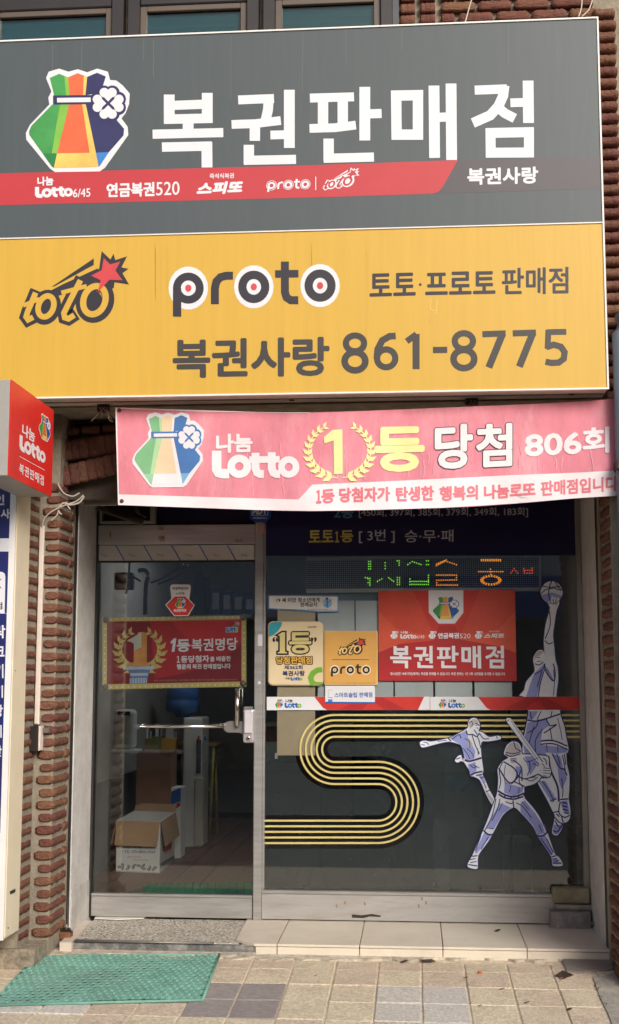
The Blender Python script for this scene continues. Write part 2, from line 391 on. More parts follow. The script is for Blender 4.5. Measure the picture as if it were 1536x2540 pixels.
def lotto(a, m, l=1, m2=None, m3=None):
    a.stroke([(1043,365),(1043,455),(1052,470),(1070,475),(1103,475)], 46, m, l)
    a.ring((1152,440), 39, 38, 36, m2 or m, l)
    a.stroke([(1230,375),(1230,450),(1238,470),(1252,477),(1270,477)], 38, m, l)
    a.stroke([(1308,372),(1308,450),(1316,470),(1330,477),(1348,477)], 38, m, l)
    a.stroke([(1200,408),(1346,406)], 32, m, l)
    a.ring((1390,443), 35, 36, 32, m3 or m, l)
LOTREF = [(1018,365),(1438,365),(1018,497)]
def proto(a, ink=INK, white=WHITE, dot=STARRED, l=1):
    for c in ((907,300),(1222,294),(1541,288)):
        a.disc(c, 95, 104, white, l)
    a.ring((907,300), 55, 56, 38, ink, l+1); a.stroke([(853,300),(853,437)], 40, ink, l+1); a.disc((907,300), 15, 17, dot, l+2)
    a.stroke([(1035,377),(1035,300),(1042,268),(1062,247),(1090,240),(1122,240)], 38, ink, l+1)
    for c in ((1222,294),(1541,288)):
        a.ring(c, 55, 58, 40, ink, l+1); a.disc(c, 15, 17, dot, l+2)
    a.stroke([(1372,172),(1372,320),(1380,345),(1400,358),(1436,358)], 38, ink, l+1); a.stroke([(1325,232),(1437,230)], 36, ink, l+1)
PROREF = [(812,300),(1640,285),(853,437)]
def toto(a, ink=INK, fill=SIGNYEL, star=STARRED, l=1, starline=None):
    a.poly([(250,293),(452,157),(452,188),(262,292)], ink, l)
    a.poly([(180,345),(300,283),(470,205),(505,262),(420,300),(250,345)], ink, l)
    a.poly([(490,122),(532,162),(547,134),(556,165),(612,147),(585,200),(620,207),(590,228),(622,283),(552,272),(548,300),(470,325),(440,250),(478,205)], ink, l)
    let = [[(172,322),(135,410),(126,438),(136,452),(160,440)], [(388,262),(335,365),(308,420),(312,442),(330,448),(358,430)]]
    bars = [[(112,384),(190,352)], [(296,322),(418,290)]]
    for q in let: a.stroke(q, 62, ink, l, ext=12)
    a.ring((222,392), 42, 58, 56, ink, l, rot=.35); a.ring((458,362), 62, 78, 58, ink, l, rot=.35)
    a.disc((225,400), 30, 40, ink, l); a.disc((455,365), 40, 50, ink, l)
    for q in let: a.stroke(q, 27, fill, l+1)
    for q in bars: a.stroke(q, 20, fill, l+1)
    a.ring((222,388), 36, 52, 27, fill, l+1, rot=.35); a.ring((455,358), 52, 70, 30, fill, l+1, rot=.35)
    a.poly([(500,155),(530,186),(580,172),(556,215),(590,262),(527,260),(470,322),(485,262),(438,240),(490,214)], star, l+2)
TOTREF = [(82,440),(622,283),(490,122)]
def bigtext(a, m, l=1):
    """the five bold syllables of the shop name, drawn stroke by stroke in sign pixels"""
    t0 = a.tr
    a.tr = lambda x, y: t0(*c1(x, y))
    S = a.stroke
    S([(815,455),(815,594)],52,m,l); S([(998,447),(998,592)],52,m,l); S([(840,507),(973,502)],44,m,l); S([(790,574),(1024,569)],46,m,l)
    S([(906,590),(906,625)],52,m,l); S([(735,646),(1075,638)],44,m,l); S([(780,708),(1020,703)],45,m,l); S([(996,684),(997,806)],52,m,l)
    S([(1147,481),(1319,474)],43,m,l); S([(1295,458),(1290,530),(1276,592)],48,m,l); S([(1115,599),(1230,595),(1352,580)],42,m,l)
    S([(1227,610),(1227,678)],50,m,l); S([(1302,650),(1375,648)],42,m,l); S([(1393,432),(1393,712)],52,m,l)
    S([(1198,697),(1198,790)],50,m,l); S([(1174,772),(1425,767)],44,m,l)
    a.tr = lambda x, y: t0(*c2(x, y))
    S([(2,472),(214,466)],43,m,l); S([(65,480),(65,605)],50,m,l); S([(160,478),(160,602)],50,m,l); S([(0,618),(120,615),(223,602)],42,m,l)
    S([(266,418),(266,676)],52,m,l); S([(290,548),(347,546)],44,m,l); S([(92,667),(92,775)],50,m,l); S([(68,762),(310,756)],44,m,l)
    S([(417,460),(522,458),(522,648),(419,648)],50,m,l,closed=True)
    S([(599,412),(602,760)],52,m,l); S([(620,565),(665,563)],44,m,l); S([(681,402),(684,770)],52,m,l)
    S([(795,434),(950,428)],44,m,l); S([(938,412),(932,460),(910,510),(870,555),(786,592)],48,m,l); S([(905,515),(940,545),(988,570)],46,m,l)
    S([(967,495),(1030,493)],42,m,l); S([(1052,388),(1054,592)],52,m,l)
    S([(871,640),(1056,636),(1056,734),(872,735)],48,m,l,closed=True)
    a.tr = t0
BIGREF = [c1(790,455), c2(1079,386), c2(1082,757)]
def wreath(a, c, rx, ry, m, n=11, size=30, l=1, open_=.35, w=5):
    for sg in (1, -1):
        arc = []
        for k in range(25):
            t = k/24; th = math.pi/2 + sg*(.10 + t*(math.pi-open_-.1)); arc.append((c[0]+rx*math.cos(th), c[1]+ry*math.sin(th)))
        a.stroke(arc, w, m, l)
        for k in range(n):
            t = .06+k/(n-1)*.94; th = math.pi/2 + sg*(.10 + t*(math.pi-open_-.1)); px, py = c[0]+rx*math.cos(th), c[1]+ry*math.sin(th)
            tx, ty = -sg*rx*math.sin(th), sg*ry*math.cos(th); q = math.hypot(tx, ty); tx /= q; ty /= q
            for side in (1, -1):
                ang = math.atan2(ty, tx) + side*.62; ux, uy = math.cos(ang), math.sin(ang); L_ = size*(1.1 if side*sg < 0 else .95)*(1.1-.4*t)
                vx, vy = -uy, ux
                a.poly([(px, py), (px+ux*L_*.4+vx*L_*.24, py+uy*L_*.4+vy*L_*.24), (px+ux*L_, py+uy*L_), (px+ux*L_*.4-vx*L_*.24, py+uy*L_*.4-vy*L_*.24)], m, l+1)

WFR0 = mat('opposite_frame', (90,90,90), .6)
# ================================================================== GROUND
def structure(o): o['kind'] = 'structure'; return o
ASPH = mat('asphalt', (62,62,64), .9, var=.12, scale=60, bump=.5, bscale=200)
structure(meshobj('road', [(-400,-400,-.30),(400,-400,-.30),(400,-3.2,-.30),(-400,-3.2,-.30)], [(0,1,2,3)], ASPH))
structure(meshobj('ground', [(-400,2.9,-.31),(400,2.9,-.31),(400,400,-.31),(-400,400,-.31)], [(0,1,2,3)], CONC))
SAND = mat('joint_sand', (214,198,172), .95, var=.15, scale=25, bump=.4, bscale=120)
yb, yf = -.60, -3.2
swalk = structure(meshobj('sidewalk', [(-9,yf,gz(yf)-.006),(9,yf,gz(yf)-.006),(9,yb,gz(yb)-.006),(-9,yb,gz(yb)-.006),(-9,yf,-.30),(9,yf,-.30)], [(0,1,2,3),(4,5,1,0)], SAND))
PAVT = mat('paver_tan', (228,208,180), .9, var=.16, scale=70, rnd=.05, bump=.9, bscale=140, dirt=.45, dirt_c=(158,140,118), dscale=7)
PAVP = mat('paver_purple_grey', (158,148,143), .9, var=.1, scale=40, rnd=.06, bump=.5, bscale=160, dirt=.2, dirt_c=(120,112,112), dscale=9)
PAVG = mat('paver_pale_grey', (214,207,194), .9, var=.16, scale=70, rnd=.05, bump=.5, bscale=160, dirt=.3, dirt_c=(160,150,142), dscale=9)
X0P = -.385; WP = .2008; RP = .2485; Y0P = -.862
purple = [e1(1080,508), e1(1260,508), e1(990,592), e1(1220,592)]
pale = [e2(430,515), e2(648,515), e2(425,605), e2(655,605), e1(100,597), e1(310,595)]
def cell(p): g = G(*p); return (math.floor((g.x-X0P)/WP), math.floor((Y0P-g.y)/RP))
cp_ = {cell(p) for p in purple}; cg_ = {cell(p) for p in pale}
PAVMESH = {}
def paver_mesh(m, var):
    k = (m.name, var)
    if k not in PAVMESH:
        bm = bmesh.new(); add_box(bm, 0, WP-.006-.001*var, -(RP-.006), 0, -.05, 0, .004, 1)
        me = bpy.data.meshes.new('paver'); bm.to_mesh(me); bm.free(); me.materials.append(m); PAVMESH[k] = me
    return PAVMESH[k]
for r in range(-1, 5):
    for c in range(-11, 7):
        m = PAVP if (c, r) in cp_ else PAVG if (c, r) in cg_ else PAVT
        o = bpy.data.objects.new('paver', paver_mesh(m, random.randint(0, 1)))
        yy = Y0P - r*RP; o.location = (X0P + c*WP + .003, yy-.003, gz(yy) + random.uniform(-.0015, .0015))
        o.rotation_euler = (math.atan(SLOPE)+random.uniform(-.009,.009), random.uniform(-.009,.009), random.uniform(-.008,.008))
        if r == -1: o.scale = (1, .62, 1); o.location.y = Y0P + RP*.62 - .003; o.location.z = gz(o.location.y)-.001
        COL.objects.link(o); o.parent = swalk
# cement fillet of dirt along the foot of the step and a grey patch by the pier
def patch(name, pts, m, h=.004, parent=swalk, seed=1):
    rr = random.Random(seed); v = []
    for x, y in pts: g = G(x, y); v.append((g.x, g.y, g.z+h))
    tr = tessellate_polygon([[Vector((a[0], a[1], 0)) for a in v]])
    v2 = v + [(a[0], a[1], a[2]-.02) for a in v]; n = len(v)
    return meshobj(name, v2, [t for t in tr] + [(i, (i+1) % n, n+(i+1) % n, n+i) for i in range(n)], m, parent)
CEM = mat('cement_smear', (204,192,172), .95, var=.18, scale=22, bump=.7, bscale=90, dirt=.5, dirt_c=(120,108,94), dscale=10)
def ragged(xs, y0, y1, j, seed):
    rr = random.Random(seed); return [(x, y0+rr.uniform(-j, j)) for x in xs] + [(x, y1+rr.uniform(-j, j)) for x in reversed(xs)]
patch('cement_edge', ragged(list(range(-40, 1540, 22)), 2366, 2381, 5, 3), CEM, .005)
patch('cement_edge', ragged(list(range(-60, 640, 24)), 2352, 2373, 5, 5), CEM, .009)
patch('cement_patch', [e2(1365,440), e2(1420,435), e2(1520,390), e2(1560,400), e2(1600,700), e2(1470,700), e2(1440,620), e2(1400,540)], CONC, .006)
patch('stone_slab', [e2(1215,347), e2(1440,350), e2(1475,395), e2(1440,405), e2(1330,410), e2(1310,418), e2(1240,415)], mat('slab_mauve', (142,130,122), .9, var=.1, bump=.4), .008)
# joint crack weeds
for i, (x, y) in enumerate(((1385,500),(1400,545),(1372,480),(1425,580))):
    g = G(*e2(x, y)); tube('weed', [(g.x, g.y, g.z), (g.x+.006, g.y, g.z+.016), (g.x+.02*(-1)**i, g.y-.005, g.z+.02)], [.0022,.0016,.0006], mat('dry_weed', (92,84,54), .9), swalk, 5)

# ------------------------------------------------------------------ across the street (mirrored in the glass)
opp = empty('opposite_building', (0,-17,-.3), 'pale building across the street mirrored faintly in the shop glass', 'building')
OPW = mat('opposite_render', (214,212,206), .9, var=.08, scale=.6, bump=.2); OPG = mat('opposite_window', (60,70,78), .15, var=.1)
box('wall', -22, 22, -20, -17, -.3, 5.2, OPW, opp); box('cornice', -22.2, 22.2, -20.2, -16.7, 5.201, 5.5, OPW, opp)
for i in range(11):
    for z0, z1 in ((3.6,4.9),): 
        wq = box('window', -20.6+i*3.9, -18.8+i*3.9, -16.998, -16.94, z0, z1, WFR0, opp); box('pane', -20.52+i*3.9, -18.88+i*3.9, -16.938, -16.93, z0+.08, z1-.08, OPG, wq)
for i in range(6):
    box('shop_glass', -21+i*7, -15.4+i*7, -16.999, -16.95, 0, 2.3, OPG, opp); box('fascia', -21.2+i*7, -15.2+i*7, -16.999, -16.7, 2.35, 3.1, (WHITE, SIGNRED, WHITE, BLUE, WHITE, SIGNYEL)[i], opp)
structure(box('far_sidewalk', -30, 30, -16.9, -14.9, -.30, -.16, CONC))
def make_car(name, label, x, y, body):
    e = empty(name, (x, y, -.3), label, 'car'); z = -.3
    prof = [(-2.2,.35),(-2.22,.62),(-2.1,.82),(-1.25,.92),(1.35,.95),(2.0,.88),(2.2,.68),(2.2,.34),(1.75,.24),(1.55,.5),(1.3,.58),(1.05,.5),(.9,.24),(-.98,.24),(-1.12,.5),(-1.37,.58),(-1.62,.5),(-1.8,.24)]
    prism('body', [Vector((x+a_, y+.85, z+b_)) for a_, b_ in prof], (0,-1.7,0), body, e, .03)
    cab = [(-1.2,.9),(-.55,1.40),(.75,1.42),(1.45,.93)]; bm = bmesh.new(); vs = []
    for yy, k_ in ((.80,1),(-.80,1)): vs.append([bm.verts.new((x+a_, y+(yy if b_ < 1 else yy*.8), z+b_)) for a_, b_ in cab])
    bm.faces.new(vs[0]); bm.faces.new(vs[1][::-1])
    for i in range(4): bm.faces.new((vs[0][i], vs[0][(i+1) % 4], vs[1][(i+1) % 4], vs[1][i]))
    bmesh.ops.recalc_face_normals(bm, faces=bm.faces); bmobj('cabin_glass', bm, OPG, e)
    box('roof', x-.55, x+.75, y-.62, y+.62, z+1.405, z+1.45, body, e, .02)
    for px in (-1.37, 1.30):
        for sy in (1, -1):
            yw_ = y+sy*.80; wh = lathe('wheel', [(.20,-.09),(.31,-.09),(.325,-.05),(.325,.05),(.31,.09),(.20,.09)], (x+px, yw_, z+.325), mat('tyre_rubber', (30,30,30), .8), e, 24, 'y')
            lathe('rim', [(.205,0),(.21,.01),(.19,.012)], (x+px, yw_+sy*.092+(0 if sy < 0 else .012), z+.325), mat('rim_dark', (70,72,74), .4, metal=.6), wh, 20, 'y')
            for q in range(10): an = q*math.pi/5; tube('spoke', [(x+px+.04*math.cos(an), yw_+sy*.11, z+.325+.04*math.sin(an)), (x+px+.2*math.cos(an), yw_+sy*.105, z+.325+.2*math.sin(an))], .014, mat('rim_silver', (206,206,204), .3, metal=.8), wh, 5)
    for sx in (-2.19, 2.17): 
        for sy in (.55,-.85): box('lamp', x+sx, x+sx+.03, y+sy, y+sy+.3, z+.62, z+.74, WHITE if sx > 0 else RED, e)
make_car('parked_car', 'dark car parked across the street, its wheel mirrored in the door glass', -1.85, -14.2, mat('car_paint_dark', (34,36,40), .2, coat=1, var=.02))
make_car('parked_car', 'white car parked across the street mirrored beside the basketball sticker', 4.2, -14.0, mat('car_paint_white', (222,222,222), .2, coat=1, var=.01))

# ================================================================== ENTRANCE STEP
XD, XM0, XM1, XW = -1.774, -.878, -.831, .906     # door jamb, mullion, window right
FY = -.638                                         # front edge of the step
step = empty('entrance_step', (0, -.3, -.06), 'low entrance step faced with beige tiles below the display window', 'step')
box('step_core', -.86, 1.05, FY+.02, .06, -.14, -.012, CONC, step)
tx = [-.886, -.683, -.281, .121, .523, .925]
for i in range(5):
    if i == 0:
        a, b = PZ(*e1(1190,155), 0), PZ(*e1(1135,258), 0)
        f = [(a.x,-.0,0), (tx[1]-.002,-.0,0), (tx[1]-.002,FY,0), (b.x+.1,FY,0), (b.x+.04,FY+.05,0), (b.x,FY+.09,0)]
        prism('tile', f, (0,0,-.012), TILE, step)
    else:
        x1 = tx[i+1]-.002 if i < 4 else .918
        box('tile', tx[i]+.002, x1, FY, -.001, -.012, 0, TILE, step, .002)
for i, (a, b) in enumerate(((-.70,-.683),(-.683,-.281),(-.281,.121),(.121,.523),(.523,.93))):
    a = -.79 if i == 0 else a
    box('riser_tile', a+.002, b-.002, FY+.006, FY+.018, -.066, -.0145, TILE, step, .001)
tube('tile_edge_bead', [(-.68,FY+.012,-.0135),(.9,FY+.012,-.0135)], .002, mat('brown_bead', (96,54,36), .8), step, 5)  # dark brown bead along the joint under the tile edge
# terrazzo door sill
def terrazzo():
    m = mat('terrazzo', (186,178,164), .6, var=.06, scale=8, dirt=.6, dirt_c=(140,130,116), dscale=3); n = m.node_tree; b = n.nodes['Principled BSDF']; L = n.links.new
    src = b.inputs['Base Color'].links[0].from_socket
    tc = n.nodes.new('ShaderNodeTexCoord')
    for sc_, th, col in ((52, .36, (230,224,212)), (44, .27, (52,48,44)), (80, .22, (120,88,64))):
        v = n.nodes.new('ShaderNodeTexVoronoi'); v.inputs['Scale'].default_value = sc_; L(tc.outputs['Object'], v.inputs['Vector'])
        lt = n.nodes.new('ShaderNodeMath'); lt.operation = 'LESS_THAN'; lt.inputs[1].default_value = th; L(v.outputs['Distance'], lt.inputs[0])
        mx = n.nodes.new('ShaderNodeMix'); mx.data_type = 'RGBA'; L(lt.outputs[0], mx.inputs[0]); L(src, mx.inputs[6]); mx.inputs[7].default_value = rgb(col); src = mx.outputs[2]
    L(src, b.inputs['Base Color']); return m
sill = empty('door_sill', (-1.3,-.3,-.06), 'worn speckled terrazzo sill in front of the glass door', 'door sill')
a0, a1, a2, a3 = PZ(*e1(445,160), -.008), PZ(*e1(1188,158), -.008), PZ(*e1(1132,266), -.008), PZ(*e1(355,262), -.008)
prism('terrazzo_slab', [(a0.x,-.0,-.008),(a1.x,-.0,-.008),(a2.x+.02,FY+.04,-.008),(a3.x,FY+.04,-.008)], (0,0,-.05), terrazzo(), sill)
prism('worn_edge', [(a3.x,FY+.038,-.012),(a2.x+.1,FY+.038,-.012),(a2.x+.1,FY+.012,-.016),(a3.x,FY+.012,-.016)], (0,0,-.06), mat('sill_edge_dark', (98,98,96), .8, var=.2, scale=14, bump=.5, dirt=.7, dirt_c=(200,192,180), dscale=16), sill)
for i in range(4): tube('metal_nosing', [(a3.x,FY+.05-.011*i,-.0065),(a2.x-.1,FY+.05-.011*i,-.0065)], .003, mat('nosing_metal', (150,146,138), .4, metal=.6), sill, 6)
prism('side_tile', [PZ(*e1(288,266),-.004), PZ(*e1(345,268),-.004), PZ(*e1(443,162),-.004), PZ(*e1(408,160),-.004)], (0,0,-.05), TILE, sill)
# paper tucked under the door
prism('paper_scrap', [PZ(*e1(470,132),.001), PZ(*e1(710,138),.001), PZ(*e1(690,150),.001), PZ(*e1(560,156),.001), PZ(*e1(455,150),.001)], (0,0,-.004), mat('paper', (226,222,212), .8), sill)

# ================================================================== BRICK BUILDING
bld = empty('brick_building', (-1.9,-.5,-.05), 'brown brick building with rounded rough bricks behind the shop signs', 'building')
BM = []; BM2 = []
def brick_variants(BM, pw):
    for v in range(6):
        rr = random.Random(v*11+3); nx = 14; lump = [rr.uniform(-.13,.05) if q % 2 else rr.uniform(0,.12) for q in range(nx+1)]; bm = bmesh.new(); prof = 8; rings = []
        for i in range(nx+1):
            t = i/nx*2-1; endf = 1 - max(0, (abs(t)-.80)/.20)**2*.36
            wob = 1+lump[i]; oy = rr.uniform(-.03,.03); oz = rr.uniform(-.04,.04); ring = []
            for k in range(prof):
                a = (k+.5)*2*math.pi/prof; ca, sa = math.cos(a), math.sin(a)
                sq = lambda u: math.copysign(abs(u)**pw, u)
                ring.append(bm.verts.new((t*.5, sq(ca)*.5*endf*wob+oy*.5, sq(sa)*.5*endf*(1+lump[i]*.5)+oz*.5)))
            rings.append(ring)
        for i in range(nx):
            for k in range(prof): f = bm.faces.new((rings[i][k], rings[i][(k+1) % prof], rings[i+1][(k+1) % prof], rings[i+1][k])); f.smooth = True
        bm.faces.new(rings[0]); bm.faces.new(rings[-1][::-1]); bmesh.ops.recalc_face_normals(bm, faces=bm.faces)
        pair = []
        for mt in (BRICK, BRICKD):
            me = bpy.data.meshes.new('brick'); bm.to_mesh(me); me.materials.append(mt); pair.append(me)
        bm.free(); BM.append(pair)
brick_variants(BM, .62); brick_variants(BM2, .34)
def brick(parent, c, size, rotz=0., dark=0, rot=None, bm_=None):
    o = bpy.data.objects.new('brick', random.choice(bm_ or BM)[dark]); COL.objects.link(o)
    o.location = Vector(c); world_child(o, parent)
    s = random.uniform(.96, 1.03); o.scale = (size[0], size[1]*random.uniform(.94,1.04), size[2]*s)
    o.rotation_euler = rot or (random.uniform(-.03,.03), random.uniform(-.012,.012), rotz+random.uniform(-.02,.02)); return o
CH = .0606
# --- pier beside the door
pier = box('door_pier', -2.6, XD-.012, -.748, -.43, -.12, 3.2, MORTAR, bld)
box('outer_pier', -2.7, -1.884, -.94, -.749, -.12, 3.2, MORTAR, bld)
zb = PX(127, 1560+2380*.3167, -1.774).z
def in_frame(p, mx=90):
    v = Vector(p)-CAM; x = 768+FPX*v.dot(rgt2)/v.dot(fwd); y = 1270+FPX*v.dot(dwn2)/v.dot(fwd); return -mx < x < 1536+mx and -mx < y < 2540+mx
k = 0; z = zb
while z < 2.26:
    if k % 2:
        brick(pier, (-1.815,-.625,z), (.275,.085,.048), math.pi/2)
    else:
        brick(pier, (-1.822,-.665,z), (.20,.096,.048), math.pi/2); brick(pier, (-1.815,-.525,z), (.068,.085,.046), math.pi/2)
    brick(pier, (-1.925,-.85,z+.006), (.19 if k % 2 else .17,.10,.048), math.pi/2)
    z += CH; k += 1
# soldier bricks of the flat arch over the door
arch = box('arch_backing', -1.95, -1.36, -.60, -.52, 2.20, 2.58, mat('shade_toned_mortar', (84,74,66), .95, var=.15, bump=.5), bld)  # mortar colour darkened to stand in for shade under the sign
for row, (ya, xa, n) in enumerate(((1118, 168, 7), (1172, 165, 7))):
    for i in range(n):
        p = P(xa+i*21, ya - (i*3 if row == 0 else i*5) + row*8, -.64-.03*row)
        brick(arch, p, (.105,.046,.055), 0, 1, (random.uniform(-.05,.05), math.pi/2-.16, .05))
for i in range(3):
    brick(arch, P(175+i*52, 1072-i*4, -.62), (.10,.05,.045), 0, 0)
# --- pier beyond the display window
pr = box('window_pier', XW+.012, 1.6, -1.02, -.60, -.12, 2.60, MORTAR, bld)
z = PX(1520, 2300, XW).z - CH*3; k = 0
while z < 2.3:
    if k % 2: brick(pr, (XW+.045,-.86,z), (.27,.095,.049), math.pi/2, 1)
    else: brick(pr, (XW+.045,-.765,z), (.075,.085,.047), math.pi/2, 1); brick(pr, (XW+.042,-.91,z), (.20,.095,.049), math.pi/2, 1)
    z += CH; k += 1
# --- upper storey: wall behind the sign, corner column at its end, bricks above
upper = box('upper_wall', -2.8, 1.7, -.90, -.5, 2.62, 5.4, MORTAR, bld)
z = P(1500, 985, -.93).z; k = 0
while z < 4.62:
    p = P(1510, 500, -.93)
    brick(upper, (p.x+.005*(k % 2), -.925, z), (.108,.09,.05), 0, 1)
    z += CH; k += 1
rows = [26, 47, 70]
for i, yy in enumerate((-3, 26, 54, 82)):
    yl = yy
    for (xa, xb) in (((992,1030),(1042,1080),(1094,1128),(1138,1222),(1232,1312),(1320,1405),(1412,1480)) if i % 2 == 0 else ((992,1030),(1042,1080),(1094,1178),(1186,1268),(1276,1360),(1368,1470))):
        a = P(xa, yl-(xa-990)*.04, -.92); b = P(xb, yl-(xb-990)*.04, -.92); c_ = (a+b)/2
        brick(upper, c_, (abs(b.x-a.x), .05, .047), 0, 0, None, BM2)
# foundation plinth at pier foot
box('plinth', -2.6, -1.79, -.965, -.50, -.16, zb-.035, mat('pebble_concrete', (150,138,120), .9, var=.25, scale=30, bump=.8, bscale=60, dirt=.6, dirt_c=(92,84,72), dscale=18), bld)
box('plinth', XW+.02, 1.6, -1.05, -.60, -.16, .0, CONC, bld)
# the rest of the brick facing round the corners, past the frame
def facing(name, spans, seed):
    rr = random.Random(seed); bm = bmesh.new()
    for (x0, x1, Y, z0, z1) in spans:
        z = z0; k = 0
        while z < z1:
            x = x0 - (.10 if k % 2 else 0)
            while x < x1-.05:
                a_ = max(x, x0); b_ = min(x+.19, x1)
                if b_-a_ > .04: j = rr.uniform(0,.006); add_box(bm, a_, b_, Y-.012-j, Y+.03, z, z+.047, .008, 1)
                x += .202
            z += CH; k += 1
    o = bmobj(name, bm, BRICKD, bld); o['kind'] = 'stuff'; return o
xe = P(1536, 500, -.93).x
facing('brick_facing', [(XW+.10,1.6,-1.02,.02,2.58), (xe+.06,1.7,-.90,2.64,5.35), (-2.7,-1.99,-.94,zb-.02,2.3)], 3)
# plaster reveals, header, soffit
box('plaster_reveal', XD-.2, XD, -.405, .10, -.05, 2.40, PLASTER, bld, .004)
box('plaster_reveal', XW+.001, XW+.2, -.545, .10, -.05, 2.42, PLASTER, bld, .004)
box('header_beam', -2.6, 1.6, -.50, .10, 2.44, 3.2, mat('shade_toned_beam', (56,47,42), .9, var=.15, bump=.4), bld)  # shade below the sign is put into the beam's dark colour
box('reveal_patch', XD-.001, XD+.004, -.39, -.02, -.045, .20, mat('plaster_repair', (198,194,188), .9, var=.08, bump=.6, dirt=.5, dirt_c=(120,114,104), dscale=9), bld)
# roller shutter rails
for nm, x0, x1, y0, y1 in (('shutter_rail', XD-.03, XD-.004, -.452, -.407), ('shutter_rail', XW+.003, XW+.03, -.60, -.548)):
    o = box(nm, x0, x1, y0, y1, -.05, 2.44, DARKM, bld, .003)
for nm, x0, x1, y0, y1 in (('mortar_strip', XD-.03, XD-.008, -.50, -.455), ('mortar_strip', XW+.006, XW+.03, -.70, -.602)):
    box(nm, x0, x1, y0, y1, -.05, 2.44, MORTAR, bld)
# upstairs windows
WFR = mat('window_frame_brown', (44,40,40), .45, var=.08); TEAL = mat('pulled_blind', (118,158,162), .7, var=.08, scale=4, aniso=(.3,1,30))
for (xa, xb, ya, yb_) in ((-40, 312, -120, 118), (322, 645, -120, 104), (655, 975, -120, 90)):
    wn = None
    A = P(xa, 60, -.91); B = P(xb, 60, -.91); zt = 5.1; zl = P(300, 140, -.91).z
    wf = bmesh.new(); fw = .062
    for (u0, u1, v0, v1) in ((A.x, A.x+fw, zl, zt), (B.x-fw, B.x, zl, zt), (A.x+fw, B.x-fw, zt-fw, zt)): add_box(wf, u0, u1, -.965, -.90, v0, v1, .004)
    zc = P((xa+xb)/2, ya+152+ (xb-312)*-.04+ 0, -.91).z
    wobj = bmobj('window', wf, WFR, upper)
    # horizontal sash bar seen above the pane
    yt = {-40: 42, 322: 28, 655: 12}[xa]
    zs = P((xa+xb)/2, yt, -.93).z
    # the sash: inner frame
    sf = bmesh.new(); s_ = .034
    for (u0, u1, v0, v1) in ((A.x+fw, A.x+fw+s_, zl, zs+.03), (B.x-fw-s_, B.x-fw, zl, zs+.03), (A.x+fw+s_, B.x-fw-s_, zs, zs+.03)): add_box(sf, u0, u1, -.945, -.905, v0, v1, .003)
    bmobj('sash', sf, mat('sash_bronze', (96,84,74), .4), wobj)
    sf = bmesh.new(); add_box(sf, A.x+fw, B.x-fw, -.955, -.905, zs+.03, zs+.12, .006); bmobj('transom', sf, WFR, wobj)
    box('pane', A.x+fw, B.x-fw, -.926, -.922, zl, zs, glass('upstairs_glass', (205,222,224), 1.2), wobj)
    box('blind', A.x+fw, B.x-fw, -.910, -.904, zl, zs, TEAL, wobj)
    box('upper_pane', A.x+fw, B.x-fw, -.93, -.926, zs+.12, zt-fw, glass('upstairs_glass', (205,222,224), 1.2), wobj)
box('window_post', P(972,50,-.91).x, P(990,50,-.91).x, -.96, -.90, 4.3, 5.1, mat('lead_grey', (74,76,80), .5), bld)

# ================================================================== SHOP INTERIOR (dim, seen through the glass)
WALLI = mat('interior_paint', (146,140,130), .8, var=.04); WALLG = mat('interior_dado_grey', (82,80,76), .7, var=.05)
FZ = .03
structure(meshobj('interior_floor', [(-2.1,.02,FZ-.004),(1.3,.02,FZ-.004),(1.3,5.2,FZ-.004),(-2.1,5.2,FZ-.004)], [(0,1,2,3)], mat('floor_base', (60,48,42), .8)))
flo = bpy.data.objects['interior_floor']
WOOD = mat('floor_plank', (112,82,66), .5, var=.14, scale=5, aniso=(8,.8,1), rnd=.14)
pm = None
for i in range(18):
    for j in range(5):
        if pm is None:
            bm = bmesh.new(); add_box(bm, 0, .184, 0, .905, -.01, 0, .001); pm = bpy.data.meshes.new('floor_plank'); bm.to_mesh(pm); bm.free(); pm.materials.append(WOOD)
        o = bpy.data.objects.new('floor_plank', pm); o.location = (-2.07+i*.188, .03+j*.91+(i % 2)*.0, FZ+.004); COL.objects.link(o); o.parent = flo
zd = PX(*d5(115,820), -2.03).z
structure(box('interior_wall_side', -2.15, -2.03, .12, 5.2, zd, 2.62, WALLI)); structure(box('interior_dado', -2.15, -2.028, .12, 5.2, 0, zd, WALLG))
structure(box('interior_wall_front', -2.15, XD-.005, .101, .12, 0, 2.62, WALLI))
structure(box('interior_wall_back', -2.03, 1.3, 5.1, 5.2, 0, 2.62, WALLI)); structure(box('interior_wall_far', 1.2, 1.3, .12, 5.1, 0, 2.62, WALLI))
structure(box('interior_ceiling', -2.15, 1.3, .12, 5.2, 2.45, 2.62, mat('ceiling_board', (120,122,120), .8)))
cl = empty('ceiling_lamp', (-.95,1.6,2.42), 'lit fluorescent ceiling lamp glowing inside at the top of the door', 'lamp')
p = P(*d2(1275,462), 1.7)
box('lamp_tray', p.x-.09, p.x+.12, 1.3, 2.3, 2.425, 2.45, ALU, cl); box('tube', p.x-.05, p.x+.0, 1.34, 2.26, 2.405, 2.424, emis('lamp_tube', (235,245,255), 22), cl, .006); box('tube', p.x+.03, p.x+.08, 1.34, 2.26, 2.405, 2.424, emis('lamp_tube', (235,245,255), 22), cl, .006)

def q5(x, y): return PZ(*d5(x, y), FZ+.005)
